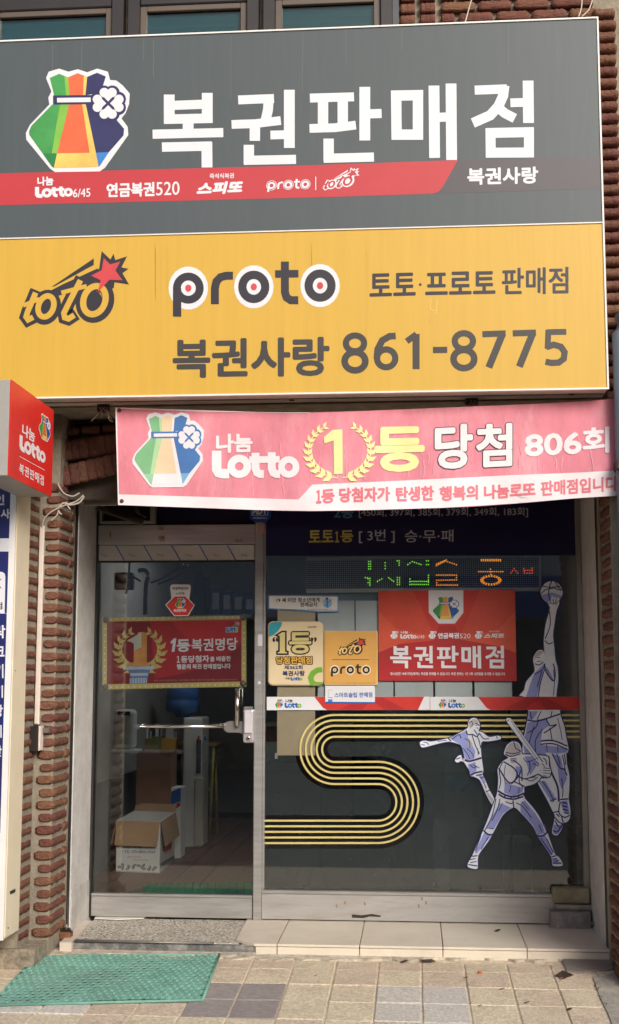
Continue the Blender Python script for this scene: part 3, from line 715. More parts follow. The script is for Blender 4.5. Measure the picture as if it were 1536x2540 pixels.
# open carton
CARDW = mat('carton_white', (224,222,216), .8, var=.03); CARDB = mat('cardboard_brown', (176,140,104), .85, var=.05, scale=8)
fl, fr, br_ = q5(272,1495), q5(607,1510), q5(722,1410); bl = fl+br_-fr
ct = empty('open_carton', ((fl+fr)/2), 'open white carton with coffee bean print and drooping brown flaps', 'box')
hh = .325; up = Vector((0,0,hh))
def wallq(nm, a, b, m, par, h=up, th=.004):
    n = (b-a).cross(Vector((0,0,1))).normalized()*th
    return prism(nm, [a, b, b+h, a+h], -n, m, par)
for a, b in ((fl,fr),(fr,br_),(br_,bl),(bl,fl)): wallq('carton_side', a, b, CARDW, ct)
prism('carton_base', [fl+Vector((0,0,.002)), fr+Vector((0,0,.002)), br_+Vector((0,0,.002)), bl+Vector((0,0,.002))], (0,0,.003), CARDB, ct)
for a, b, s in ((fl,fr,1),(fr,br_,1),(bl,fl,1),(br_,bl,-1)):
    n = (b-a).cross(Vector((0,0,1))).normalized(); e = (b-a).normalized()*.004
    if s > 0: f = [a+up+n*.003, b+up+n*.003, b+up+n*.035-e-Vector((0,0,.155)), a+up+n*.035+e-Vector((0,0,.155))]
    else: f = [a+up, b+up, b+up+n*.03+Vector((0,0,.05)), a+up+n*.03+Vector((0,0,.05))]
    prism('flap', f, n*.003, CARDB, ct)
nf = (fr-fl).cross(Vector((0,0,1))).normalized()
def on_front(x, y, o):
    d = ray(x, y); t = ((fl+nf*(.0015+o))-CAM).dot(nf)/d.dot(nf); return CAM+d*t
a = Art(on_front).use(d5)
a.text('• 제조원 : (주) 서연', (320,1322), (470,1325), 20, BLACK); a.text('• TEL 070-8800-5564', (320,1352), (575,1355), 20, BLACK)
a.text('Enjoy the best aroma', (360,1390), (465,1392), 14, RED, slant=.3); a.text('with Enjoy of Fine flavour', (395,1412), (522,1416), 14, RED, slant=.3)
for i, (x, y) in enumerate(((300,1460),(325,1445),(325,1470),(362,1475),(372,1455),(405,1465),(415,1450),(445,1450),(470,1462),(487,1448),(490,1475),(525,1480),(535,1462),(560,1480),(575,1465))):
    r = i*.9; a.ring((x,y), 12, 8, 4, BLACK, 1, 12, r); a.stroke([(x-9*math.cos(r), y-9*math.sin(r)), (x+9*math.cos(r), y+9*math.sin(r))], 4, BLACK, 1)
a.build('printing', ct)
ns_ = (br_-fr).cross(Vector((0,0,1))).normalized()
def on_side(x, y, o):
    d = ray(x, y); t = ((fr+ns_*(.0015+o))-CAM).dot(ns_)/d.dot(ns_); return CAM+d*t
a = Art(on_side).use(d5); a.poly([(635,1305),(705,1262),(700,1320),(640,1350)], DRED); a.stroke([(650,1360),(670,1345),(700,1330)], 4, BLACK)
for i in range(9): a.stroke([(615+i*12,1470-i*7),(622+i*12,1430-i*7),(630+i*12,1445-i*7)], 4, BLACK)
a.build('printing', ct)
# tall cardboard panel behind
b0 = (bl+br_)/2 + Vector((0,.10,0))
pa, pb = P(*d5(425,1050), bl.y+.02), P(*d5(690,1050), bl.y+.02)
zt = P(*d5(430,575), bl.y+.02).z
box('tall_carton', pa.x, pb.x, bl.y+.02, bl.y+.24, FZ+.005, zt, mat('cardboard_dark', (150,112,84), .85, var=.06), None, .003); tag(bpy.data.objects['tall_carton'], 'tall plain brown cardboard box standing behind the open carton', 'box')
# second carton with blue print
b2 = empty('printed_carton', (pb.x+.03, bl.y+.1, FZ), 'narrow carton with blue and red print beside the water dispenser', 'box')
xa, xb = P(*d5(690,1000), bl.y+.06).x, P(*d5(775,1000), bl.y+.06).x
box('carton_body', xa+.004, xb, bl.y+.05, bl.y+.24, FZ+.005, P(*d5(740,850), bl.y+.06).z, CARDW, b2)
a = Art(plane(bl.y+.048)).use(d5); a.poly([(700,880),(772,850),(772,955),(695,985)], BLUE); a.poly([(690,990),(770,960),(768,990),(690,1040)], DRED); a.build('printing', b2)
# table with baskets behind the cartons
ty = bl.y+.62; tz_ = P(*d5(600,560), ty).z
tbl = empty('side_table', (P(*d5(610,560),ty).x, ty+.2, FZ), 'narrow table behind the cartons carrying baskets and leaflets', 'table')
tx0, tx1 = P(*d5(430,560), ty).x, P(*d5(790,560), ty).x
box('table_top', tx0, tx1, ty, ty+.45, tz_-.03, tz_, mat('counter_top_pale', (170,164,150), .5), tbl, .004)
for lx in (tx0+.02, tx1-.05):
    for ly in (ty+.03, ty+.39): box('leg', lx, lx+.03, ly, ly+.03, FZ+.005, tz_-.031, DARKM, tbl)
for i, (xa, xb, yt, c, lab) in enumerate(((465,540,470,(150,120,60),'brown yellow basket at the wall end of the side table'),(545,620,455,(120,124,70),'olive basket in the middle of the side table'),(625,735,470,(190,140,60),'amber basket beside the water dispenser'))):
    A = P(*d5(xa,yt), ty+.05); B = P(*d5(xb,560), ty+.05); o = empty('storage_basket', ((A.x+B.x)/2, ty+.12, tz_), lab, 'basket', 'baskets on the side table')
    m_ = mat('basket_%d' % i, c, .6, var=.1)
    for x0, x1, y0, y1 in ((A.x,B.x,ty+.05,ty+.056),(A.x,B.x,ty+.20,ty+.206),(A.x,A.x+.006,ty+.0565,ty+.1995),(B.x-.006,B.x,ty+.0565,ty+.1995)): box('basket_side', x0, x1, y0, y1, tz_+.001, A.z, m_, o)
    box('basket_base', A.x+.0065, B.x-.0065, ty+.0565, ty+.1995, tz_+.001, tz_+.006, m_, o)
    box('leaflet', A.x+.02, B.x-.03, ty+.10, ty+.104, tz_+.007, A.z+.09, mat('leaflet_paper', (222,220,212), .8), o); box('leaflet', A.x+.05, B.x-.01, ty+.14, ty+.144, tz_+.007, A.z+.05, mat('leaflet_grey', (188,190,192), .8), o)
# water dispenser
w0, w1 = q5(780,1312), q5(945,1302)
WD = mat('appliance_white', (214,210,200), .45, var=.03)
wd = empty('water_dispenser', (w0+w1)/2, 'off white floor standing water dispenser with a blue bottle on top', 'water dispenser')
yw = w0.y; tz = P(*d5(860,310), yw).z
box('cabinet', w0.x, w1.x, yw, yw+.3, FZ+.005, tz, WD, wd, .012, 2)
box('front_panel', w0.x+.09, w1.x+.012, yw-.014, yw-.001, FZ+.02, P(*d5(900,770),yw).z, mat('appliance_cream', (200,192,174), .45), wd, .006)
box('tap_recess', w0.x+.10, w1.x-.01, yw-.004, yw-.001, P(*d5(900,740),yw).z, P(*d5(900,480),yw).z, mat('recess_grey', (90,92,92), .6), wd)
for i in range(2): tube('tap', [(w0.x+.12+i*.05, yw-.004, tz-.14), (w0.x+.12+i*.05, yw-.03, tz-.145), (w0.x+.12+i*.05, yw-.032, tz-.165)], .008, SKYB if i else RED, wd)
bx, bz0, bz1 = P(*d5(788,200), yw+.15).x, tz, P(*d5(790,85), yw+.15).z+.12
WB = glass('bottle_blue', (90,140,190), 1.5, .05)
br2 = .125
lathe('bottle', [(.05,bz0-.0),(.06,bz0+.02),(br2,bz0+.05),(br2,bz0+.12),(br2-.008,bz0+.13),(br2,bz0+.14),(br2,bz0+.22),(br2-.008,bz0+.23),(br2,bz0+.24),(br2,bz1-.03),(br2-.02,bz1)], (bx, yw+.15, 0), mat('bottle_plastic', (64,104,160), .25, var=.05, coat=.4), wd, 24)
# stool with yellow legs
st = empty('bar_stool', q5(990,1240), 'wooden stool with yellow legs beside the water dispenser', 'stool')
sb_ = q5(990,1240); stz = P(*d5(1000,520), sb_.y).z; YL = mat('leg_yellow', (176,160,84), .6); xs0 = sb_.x
tube('leg', [(xs0,sb_.y,FZ+.005),(xs0+.03,sb_.y,stz-.02)], .012, YL, st); tube('leg', [(xs0+.02,sb_.y+.28,FZ+.005),(xs0+.0,sb_.y+.26,stz-.02)], .012, YL, st); tube('leg', [(xs0-.26,sb_.y+.26,FZ+.005),(xs0-.22,sb_.y+.24,stz-.02)], .012, YL, st); tube('leg', [(xs0-.27,sb_.y+.06,FZ+.005),(xs0-.23,sb_.y+.05,stz-.02)], .012, YL, st)
tube('rung', [(xs0+.018,sb_.y+.01,FZ+.38),(xs0-.25,sb_.y+.06,FZ+.38)], .01, YL, st)
box('seat', xs0-.26, xs0+.06, sb_.y-.02, sb_.y+.29, stz-.02, stz+.012, mat('seat_wood', (148,112,78), .5), st, .008)
# counter and back shelf with binders
cn = empty('counter', (-1.2,4.1,FZ), 'brown service counter cluttered with boxes at the back of the shop', 'counter')
box('counter_body', -1.30, -.55, 4.1, 4.6, FZ+.005, .86, mat('counter_brown', (104,74,58), .6), cn); box('counter_top', -1.32, -.53, 4.07, 4.62, .861, .89, mat('counter_top_pale', (170,164,150), .5), cn)
sh = empty('binder_shelf', (-1.05,4.8,1.3), 'wall shelf holding white and blue ring binders behind the door glass', 'shelf')
bs = P(*d2(1000,860), 4.7); be = P(*d2(1140,860), 4.7); bt = P(*d2(1000,640), 4.7)
box('shelf_board', bs.x-.25, be.x+.2, 4.65, 5.09, bs.z-.03, bs.z, WD, sh)
for i in range(4):
    x = bs.x-.02+i*.105; zt_ = bt.z-(.02*i)
    o = box('binder', x, x+.09, 4.68, 4.95, bs.z+.001, zt_, mat('binder_blue', (58,86,132), .5), sh, .003)
    box('binder_label', x+.014, x+.076, 4.677, 4.6795, bs.z+.05, zt_-.05, WHITE, o)
x = bs.x-.15; box('binder', x-.05, x+.08, 4.72, 4.95, bs.z+.001, bt.z+.10, mat('binder_navy', (38,54,86), .5), sh, .003)
# inside door mat
im = [PZ(*d5(465,1678),FZ+.012), PZ(*d5(1400,1690),FZ+.012), PZ(*d5(1400,1575),FZ+.012), PZ(*d5(505,1590),FZ+.012)]
im = [Vector((p.x, max(p.y,.035), p.z)) for p in im]
INM = mat('indoor_mat_green', (38,128,82), .85, var=.12, scale=50, bump=.8, bscale=160)
o = prism('indoor_mat', im, (0,0,-.008), INM); tag(o, 'dark green ribbed mat on the plank floor inside the door', 'mat')
for i in range(16):
    t = (i+.5)/16; a_ = im[0].lerp(im[1], t); b_ = im[3].lerp(im[2], t); tube('rib', [a_+Vector((0,0,.001)), b_+Vector((0,0,.001))], .005, INM, o, 5)
# solid white form built for a likely car mirror reflection in the glass
hd = empty('reflected_form', PX(*d5(330,420),-2.0), 'white rounded form inside the door for a likely car mirror reflection', 'reflection')
yy = 1.35; pA, pB = P(*d5(245,530), yy), P(*d5(405,250), yy)
box('housing', pA.x, pB.x, yy, yy+.16, pA.z-.02, pB.z, mat('reflected_white', (222,222,216), .35), hd, .03, 3); box('window', pA.x+.05, pB.x-.05, yy-.003, yy-.0005, pA.z+.05, pA.z+.15, WD, hd); box('dark_band', pA.x+.03, pB.x-.02, yy-.003, yy-.0005, pA.z+.20, pA.z+.225, DARKM, hd); box('lower_lip', pA.x-.01, pB.x+.04, yy-.02, yy+.14, pA.z-.045, pA.z-.022, WD, hd, .01, 2)
# dangling cables and box near the ceiling
for i, pts in enumerate(([(330,440),(325,520),(318,600),(300,690)], [(400,505),(450,500),(480,540),(460,640),(455,860)], [(250,560),(330,545),(420,590)], [(500,600),(600,560),(760,450)], [(560,610),(680,560),(800,460)])):
    o = tube('hanging_cable', smoothpts([P(*d2(x,y), .9) for x, y in pts], 5), .007 if i != 1 else .014, DARKM); tag(o, ['thin black cable hanging from the ceiling by the door hinge side','thick black hose bending down behind the framed board','short black cable crossing near the red lamp box','grey cable slanting up towards the ceiling lamp','lower of two cables slanting towards the ceiling'][i], 'cable')
p = P(*d2(280,580), .92)
o = box('alarm_box', p.x-.06, p.x+.06, .92, .98, p.z-.06, p.z+.05, mat('alarm_dark_red', (70,30,28), .4), None, .008); tag(o, 'small dark red alarm box hanging inside near the ceiling', 'alarm')

# panels and paper behind the display window
dp = empty('panel_screen', (.1,.06,1.1), 'row of pale grey panels standing behind the red poster', 'screen')
for i, (xa, xb) in enumerate(((788,880),(882,976),(978,1075),(1077,1172),(1174,1271))):
    A = P(xa, 1490, .012); B = P(xb, 1730, .012); box('panel', A.x, B.x, .012, .03, B.z-.02, A.z, mat('panel_pale', (236,240,238), .6, var=.03, rnd=.03, dirt=.2, dirt_c=(170,176,172)), dp, .002)
A = P(660, 1475, .045); B = P(940, 1492, .045); box('top_rail', A.x, P(1271,1480,.045).x, .045, .075, B.z+.002, A.z, mat('rail_blue_grey', (130,146,160), .5), dp)
box('foot_rail', P(800,1700,.05).x, P(1271,1700,.05).x, .052, .07, P(800,1730,.05).z-.05, P(800,1730,.05).z-.022, mat('rail_blue_grey', (130,146,160), .5), dp)
for xx in (800,1265): box('leg', P(xx,1700,.05).x-.012, P(xx,1700,.05).x, .052, .07, FZ+.004, P(800,1730,.05).z-.051, DARKM, dp)
A, B = P(689, 1500, .0046), P(782, 1874, .0046)
o = box('paper_sheet', A.x, B.x, .0044, .0052, B.z, A.z, mat('cream_paper', (232,208,172), .85, var=.03)); tag(o, 'tall cream sheet of paper taped inside the window behind the plaques', 'paper')
box('tape', P(682,1876,.004).x, P(688.5,1876,.004).x, .0044, .0050, P(680,1882,.004).z, P(680,1868,.004).z, mat('tape', (196,196,190), .3), o)
# white storage boxes and a water bottle standing behind the frosted film
def floor_to(nm, x0, x1, ytop, Y, dep, m, label, cat, bev=.02):
    A = P(x0, ytop, Y); B = P(x1, ytop, Y); o = box(nm, A.x, B.x, Y, Y+dep, FZ+.005, A.z, m, None, bev, 2); return tag(o, label, cat)
dspl = empty('bottled_water', (P(1150,1950,.25).x,.16,FZ), 'water bottle with blue label blurred behind the frosted film', 'bottle')
A = P(1150, 1950, .16)
lathe('bottle_body', [(.09,FZ+.005),(.10,FZ+.03),(.10,.5),(.085,.52),(.10,.54),(.10,.80),(.05,.86),(.045,.90)], (A.x,.16,0), mat('bottle_clear', (150,160,166), .3), dspl, 18)
lathe('bottle_label', [(.102,A.z-.02),(.102,A.z+.06)], (A.x,.16,0), mat('label_blue', (60,140,200), .5), dspl, 18)
floor_to('storage_tin', 1250, 1320, 2080, .10, .2, mat('tin_pale', (190,196,206), .5), 'pale tin low behind the film between the batter sticker legs', 'tin')
floor_to('supply_box', 1075, 1115, 2040, .10, .2, mat('box_pale', (206,206,204), .6), 'pale box low behind the film beside the curved track print', 'box')

# ================================================================== SHOPFRONT FRAME
DZ0 = P(300, 2272, 0).z; DZ1 = P(400, 2223, 0).z; DZT = P(430, 1393, 0).z; LZ0 = P(430, 1351, 0).z; LZ1 = P(430, 1303, 0).z
WZ0 = P(900, 2281, 0).z; WZ1 = P(900, 2212, 0).z; WZT = P(900, 1240, 0).z
fro = empty('shopfront_frame', (XM0,.0,0), 'stainless steel frame with mullion around the door and display window', 'frame')
box('mullion', XM0+.001, XM1, -.035, .06, WZ0-.005, 2.43, STEEL, fro, .003)
box('lintel', XD+.012, XM0, -.03, .05, LZ0, LZ1, STEEL, fro, .002)
box('transom_panel', XD+.012, XM0, .052, .06, LZ0+.01, 2.439, mat('transom_dark', (44,40,40), .6), fro)
box('door_jamb', XD+.0015, XD+.011, -.03, .06, 0, 2.43, mat('dark_jamb', (60,58,56), .4, metal=.3), fro)
box('sill_panel', XM1+.001, XW-.004, -.03, .05, WZ0, WZ1-.012, STEELH, fro, .002)
box('sill_bead', XM1+.001, XW-.004, -.036, .045, WZ1-.0115, WZ1+.006, STEEL, fro, .003)
box('side_bead', XM1+.0012, XM1+.012, -.015, .03, WZ1+.007, WZT, STEEL, fro); box('side_bead', XW-.03, XW-.002, -.03, .03, WZ1+.007, 2.43, mat('bead_steel', (168,160,152), .4, metal=.7, dirt=.3), fro)
# rust scar on the sill panel and stains
def scrape(pts, m): 
    a = Art(plane(-.0302)); a.poly(pts, m, 1); return a.build('stain', fro)
scrape([e2(203,132),e2(250,136),e2(300,130),e2(345,138),e2(340,145),e2(290,142),e2(260,150),e2(205,148)], mat('rust_scar', (58,48,40), .9))
for i, (x, y) in enumerate(((265,80),(525,90),(560,75),(130,90),(170,75),(540,55))): scrape([e2(x-4,y-5),e2(x+4,y-7),e2(x+5,y+8),e2(x-2,y+10)], mat('rust_spot', (158,126,96), .9))
for (x, y, ww, hh_) in ((580,165,22,10),(585,240,24,16),(590,262,20,8),(1205,262,30,10),(175,215,6,25)):
    a = Art(plane(-.0302)).use(d2); a.poly([(x-ww,y-hh_),(x+ww,y-hh_*1.2),(x+ww*1.1,y+hh_),(x-ww,y+hh_*.9)], mat('tape_residue', (150,132,112), .8, var=.25, scale=60), 1); a.build('tape_residue', fro)
a = Art(plane(-.0352)).use(d2); a.poly([(1360,1018),(1396,1016),(1397,1108),(1361,1110)], WHITE); a.disc((1372,1404),12,12,WHITE); a.poly([(1356,120),(1412,120),(1412,200),(1356,205)], mat('faded_pink_tape', (176,130,122), .7)); a.build('sticker', fro)

win = empty('display_window', (0,0,WZ1), 'large fixed pane of the shop window covered with posters and stickers', 'window')
box('pane', XM1+.0125, XW-.031, -.004, .004, WZ1+.007, WZT, GLASS, win)

# --- glass door
door = empty('glass_door', (XD+.02,0,DZ0), 'frameless glass entrance door with steel rails and a pull handle', 'door')
box('bottom_rail', XD+.012, XM0-.003, -.022, .022, DZ0, DZ1, STEEL, door, .003)
box('rail_bead', XD+.012, XM0-.003, -.027, .027, DZ1+.0005, DZ1+.014, STEEL, door, .003)
tr_ = box('top_rail', XD+.014, XM0-.004, -.020, .020, DZT+.006, LZ0-.006, mat('protective_film', (206,200,194), .5, var=.03), door)
a = Art(plane(-.0203)).use(d2)
for x in (218,443,667,890,1115): a.stroke([(x,300),(x+70,422)], 8, BLUE)
for x in (120,345,575,800,1020,1245): a.text('STAINLESS', (x-18,385), (x+36,395), 20, mat('film_grey', (130,130,136), .5), slant=-.5)
a.build('printing', tr_)
box('glazing_bead', XD+.014, XM0-.004, -.012, .012, DZT-.004, DZT+.005, DARKM, door)
box('pane', XD+.016, XM0-.005, -.005, .005, DZ1+.0145, DZT-.0045, GLASS, door)
h = empty  # handle
hp = d5
ha = bmesh.new(); tube_geo(ha, [P(*d5(430,380), -.075), P(*d5(1110,378), -.075)], .0095, 10); hb = bmobj('push_bar', ha, CHROME, door)
tube('vertical_bar', [P(*d5(1208,88),-.07), P(*d5(1206,375),-.07)], .0125, CHROME, door, 10)
tube('standoff', [P(*d5(1208,95),-.085), P(*d5(1208,95),-.006)], .011, CHROME, door, 10)
tube('standoff', [P(*d5(440,380),-.09), P(*d5(440,380),-.006)], .014, CHROME, door, 10)
prism('lock_plate', [P(x0, y0, -.05) for x0, y0 in (d5(1112,352), d5(1140,338), d5(1250,340), d5(1250,440), d5(1225,425), d5(1130,425), d5(1102,400), d5(1100,375))], (0,.02,0), mat('satin_steel', (176,170,164), .35, metal=.8), door)
A, B = P(*d5(1252,505),-.06), P(*d5(1340,245),-.06)
lk = box('lock_body', A.x, B.x, -.075, -.021, A.z, B.z, mat('silver_plastic', (196,190,192), .3, metal=.4), door, .012, 3)
box('lock_cover', A.x+.008, B.x-.008, -.085, -.0755, A.z+.052, B.z-.012, mat('silver_cover', (222,216,220), .25, metal=.2), lk, .004); lathe('keyhole', [(.011,0),(.011,.006),(.006,.007)], ((A.x+B.x)/2, -.0755, A.z+.026), CHROME, lk, 14, 'y')
box('lock_bracket', A.x+.004, B.x-.012, -.07, -.022, B.z+.001, B.z+.012, mat('satin_steel', (176,170,164), .35, metal=.8), lk)

# ================================================================== DOOR SIGNS
def quad(px, Y): return [P(x, y, Y) for x, y in px]
FB_Y = .016
fb = empty('framed_board', P(430, 1700, FB_Y), 'dark red winner board with laurel wreath and light bulb border behind the door glass', 'sign')
prism('board', quad([e6(88,190),e6(1385,170),e6(1385,812),e6(88,835)], FB_Y), (0,.006,0), GOLDL, fb)
a = Art(plane(FB_Y)).use(e6)
MRED = mat('board_red', (168,36,44), .5, var=.04); MRED2 = mat('board_maroon', (128,26,36), .5); MRED3 = mat('board_bright_red', (198,44,48), .5)
a.poly([(130,225),(1342,205),(1342,765),(128,790)], MRED2, 1)
a.poly([(520,220),(1342,206),(1342,430),(1200,540),(1000,640),(700,720),(560,735)], MRED, 2); a.poly([(700,217),(1342,206),(1342,400),(1150,420),(850,380)], MRED3, 3)
for i in range(23):
    t = i/22; a.disc((165+t*1150, 203-t*19), 7, 7, WHITE, 2, 10); a.disc((165+t*1150, 816-t*24), 7, 7, WHITE, 2, 10)
for i in range(9):
    t = i/8; a.disc((112-t*4, 290+t*450), 7, 7, WHITE, 2, 10); a.disc((1363, 270+t*440), 7, 7, WHITE, 2, 10)
a.build('printed_face', fb)
a = Art(plane(FB_Y)).use(e6)
wreath(a, (425,480), 190, 175, GOLD, 8, 88, 4, .55, 6)
a.poly([(310,395),(400,345),(415,320),(470,320),(490,345),(488,590),(520,612),(520,628),(305,628),(310,610),(370,590),(372,425),(350,410),(315,405)], mat('numeral_orange', (214,148,84), .45, var=.15, scale=5), 6)
a.poly([(315,395),(400,345),(415,325),(440,325),(440,455),(372,490),(372,425),(350,410)], mat('numeral_silver', (196,192,178), .45), 7)
COLB = mat('column_blue', (172,186,210), .5); COLD = mat('column_shadow_blue', (104,122,158), .5)
a.poly([(277,632),(558,628),(558,655),(277,658)], COLB, 6); a.poly([(320,660),(520,657),(495,735),(345,738)], COLD, 6); a.poly([(335,690),(500,686),(495,712),(345,716)], COLB, 7); a.poly([(335,735),(492,733),(490,780),(335,784)], COLB, 6)
for i in range(6): a.stroke([(352+i*25,738),(352+i*25,782)], 7, COLD, 7)
a.build('laurel_emblem', fb)
a = Art(plane(FB_Y)).use(e6)
a.poly([(705,405),(735,375),(755,375),(738,495),(712,497),(724,415),(702,425)], WHITE, 6)
a.text('등', (762,495), (875,492), 105, WHITE, 6, 6); a.text('복권명당', (893,490), (1305,480), 108, WHITE, 6, 4)
a.text('１', (760,594), (785,593), 56, WHITE, 6, 3); a.text('등당첨자', (797,595), (1050,588), 60, WHITE, 6, 3); a.text('를', (1060,585), (1098,584), 42, WHITE, 6, 1.5); a.text('배출한', (1116,584), (1245,580), 46, WHITE, 6, 1.5)
a.text('행운의', (760,655), (882,652), 44, WHITE, 6, 3); a.text('복권', (900,652), (980,650), 44, WHITE, 6, 1.5); a.text('판매점입니다', (998,652), (1243,647), 44, WHITE, 6, 2)
a.text('복권은 소액으로 건전하게 즐기세요. 19세 미만에게는 판매할 수 없습니다. 한 1인당 구매할 수 있는 한도를 지킬 수 있습니다.', (552,764), (1305,754), 15, mat('fine_print', (196,150,140), .5), 6)
a.build('lettering', fb)
a = Art(plane(FB_Y)); a.use(lambda x, y: e6(*affine(BAGREF, [(1272,262),(1320,262),(1296,285)])(x, y))); bag(a, BLUE, l=6); a.use(lambda x, y: e6(*affine(LOTREF, [(1205,278),(1308,276),(1205,318)])(x, y)))
a.poly([(1000,350),(1450,350),(1450,510),(1000,510)], WHITE, 5); lotto(a, BLUE, 6, SKYB, LIME); a.use(e6); a.text('나눔', (1212,280), (1255,279), 20, BLUE, 7, 1); a.build('emblem', fb)
for (x, y) in ((122,212),(1357,188),(116,812),(1357,782)):
    p = P(*e6(x, y), FB_Y-.001); lathe('suction_cup', [(.018,0),(.016,.004),(.008,.006),(.006,.010)], (p.x, FB_Y-.0012, p.z), mat('suction_cup_grey', (120,112,100), .3), fb, 14, 'y')
hx = empty('hexagon_sticker', P(447, 1528, -.006), 'small red hexagonal money bag sticker with white tab on the door glass', 'sticker')
a = Art(plane(-.0055)).use(d2)
a.poly([(655,640),(662,618),(680,614),(800,614),(818,620),(822,640),(806,760),(670,760)], WHITE, 1); a.poly([(616,778),(690,705),(778,704),(854,780),(800,868),(688,870)], WHITE, 2); a.poly([(624,779),(693,712),(775,711),(846,780),(797,862),(692,864)], RED, 3)
a.text('연금복권520', (675,657), (800,655), 22, BLACK, 2, 1); a.text('스피또', (700,697), (772,695), 18, BLACK, 2, 1); a.text('복권판매점', (684,836), (783,834), 22, WHITE, 4, 1.5)
a.use(lambda x, y: d2(*affine(BAGREF, [(698,775),(775,775),(736,806)])(x, y))); bag(a, BLUE, l=4); a.build('printed_face', hx)
# security badge
sg_ = empty('security_badge', P(645, 1290, -.05), 'blue octagonal security badge on top of the mullion', 'badge')
BADGE = mat('badge_blue', (28,84,170), .35)
prism('badge_plate', quad([d2(1290,10),d2(1300,-40),d2(1450,-40),d2(1466,5),d2(1462,75),d2(1425,110),d2(1340,115),d2(1295,85)], -.055), (0,.018,0), BADGE, sg_)
a = Art(plane(-.0555)).use(d2); a.stroke([(1312,60),(1312,-30),(1440,-30),(1440,58)], 4, WHITE, 1, closed=True); a.text('ADT', (1318,50), (1432,48), 60, WHITE, 1, 5); a.text('WORLD No.1', (1322,88), (1432,87), 14, WHITE, 1, 1); a.build('lettering', sg_)

# ================================================================== DISPLAY WINDOW STICKERS
OUT = -.0045
# --- navy results board at the top
hb_ = empty('results_board', P(1050, 1377, -.012), 'dark navy board listing winning draws across the top of the window', 'sign')
NVB = mat('board_navy', (26,26,68), .35, var=.04)
prism('board', [P(659.5,1225,-.012), P(1434,1225,-.012), P(1437.5,1377,-.012), P(658.5,1378,-.012)], (0,.006,0), NVB, hb_)
prism('board', [P(355,1245,.02), P(622,1245,.02), P(622,1296,.02), P(355,1297,.02)], (0,.006,0), NVB, hb_)
a = Art(plane(-.012)).use(d3); GRYT = mat('print_silver', (196,196,204), .45)
a.text('2등', (612,82), (768,80), 90, mat('print_steel_blue', (96,140,176), .45), 1, 4)
a.text('[450회, 397회, 385회, 379회, 349회, 183회]', (812,80), (2170,73), 80, GRYT, 1, 1.5)
a.text('토토', (412,275), (606,272), 92, mat('print_straw', (206,190,96), .45), 1, 4); a.text('１', (622,275), (650,274), 84, MATS['print_straw'], 1, 4); a.text('등', (668,276), (765,272), 92, MATS['print_straw'], 1, 4); a.text('[ 3번 ]', (812,282), (1098,280), 108, GRYT, 1, 1.5); a.text('승·무·패', (1180,276), (1540+30,272), 98, GRYT, 1, 1.5)
a.stroke([(420,135),(2170,128)], 2, mat('print_slate', (60,60,90), .5), 1); a.build('lettering', hb_)
# --- LED board
LY = .03
led = empty('led_board', P(1050, 1470, LY), 'long scrolling LED message board with green and orange characters inside the window', 'LED display')
def ledmat():
    m = bpy.data.materials.new('led_grid'); m.use_nodes = True; n = m.node_tree; L = n.links.new; b = n.nodes['Principled BSDF']
    tc = n.nodes.new('ShaderNodeTexCoord'); mp = n.nodes.new('ShaderNodeMapping'); mp.inputs['Scale'].default_value = (92, 1, 92); L(tc.outputs['Object'], mp.inputs[0])
    sp = n.nodes.new('ShaderNodeSeparateXYZ'); L(mp.outputs[0], sp.inputs[0]); d = None
    cb = []
    for ax in ('X', 'Z'):
        f = n.nodes.new('ShaderNodeMath'); f.operation = 'FRACT'; L(sp.outputs[ax], f.inputs[0]); s = n.nodes.new('ShaderNodeMath'); s.operation = 'SUBTRACT'; s.inputs[1].default_value = .5; L(f.outputs[0], s.inputs[0]); q = n.nodes.new('ShaderNodeMath'); q.operation = 'MULTIPLY'; L(s.outputs[0], q.inputs[0]); L(s.outputs[0], q.inputs[1]); cb.append(q)
    ad = n.nodes.new('ShaderNodeMath'); L(cb[0].outputs[0], ad.inputs[0]); L(cb[1].outputs[0], ad.inputs[1])
    lt = n.nodes.new('ShaderNodeMath'); lt.operation = 'LESS_THAN'; lt.inputs[1].default_value = .10; L(ad.outputs[0], lt.inputs[0])
    mx = n.nodes.new('ShaderNodeMix'); mx.data_type = 'RGBA'; mx.inputs[6].default_value = rgb((66,68,64)); mx.inputs[7].default_value = rgb((196,196,186)); L(lt.outputs[0], mx.inputs[0]); L(mx.outputs[2], b.inputs['Base Color']); b.inputs['Roughness'].default_value = .35
    return m
prism('led_face', quad([(761,1390),(1337,1382),(1338,1457),(761,1461)], LY), (0,.03,0), ledmat(), led)
CAS = mat('led_casing', (242,238,226), .5, var=.04)
prism('casing_top', quad([(760,1382),(1337,1374),(1337,1382.2),(760,1390.2)], LY-.004), (0,.04,0), CAS, led); prism('casing_bottom', quad([(760,1461),(1338,1457),(1338,1466),(760,1470)], LY-.004), (0,.04,0), CAS, led)
prism('casing_end', quad([(1337.4,1374),(1343,1374),(1343,1466),(1338.4,1466)], LY-.004), (0,.04,0), CAS, led)
LG = emis('led_green', (150,255,60), .8); LO = emis('led_orange', (255,150,40), 1.1); LR = emis('led_red', (255,84,36), .8)
def dots(name, lists, cr, m):
    a = Art(plane(LY-.001)); 
    for pts in lists:
        q = [cr(*p) for p in pts]
        for (x0, y0), (x1, y1) in zip(q, q[1:]):
            n = max(1, int(math.hypot(x1-x0, y1-y0)/5.0))
            for i in range(n+1): a.disc((x0+(x1-x0)*i/n, y0+(y1-y0)*i/n), 1.65, 1.65, m, 1, 6)
    return a.build(name, led)
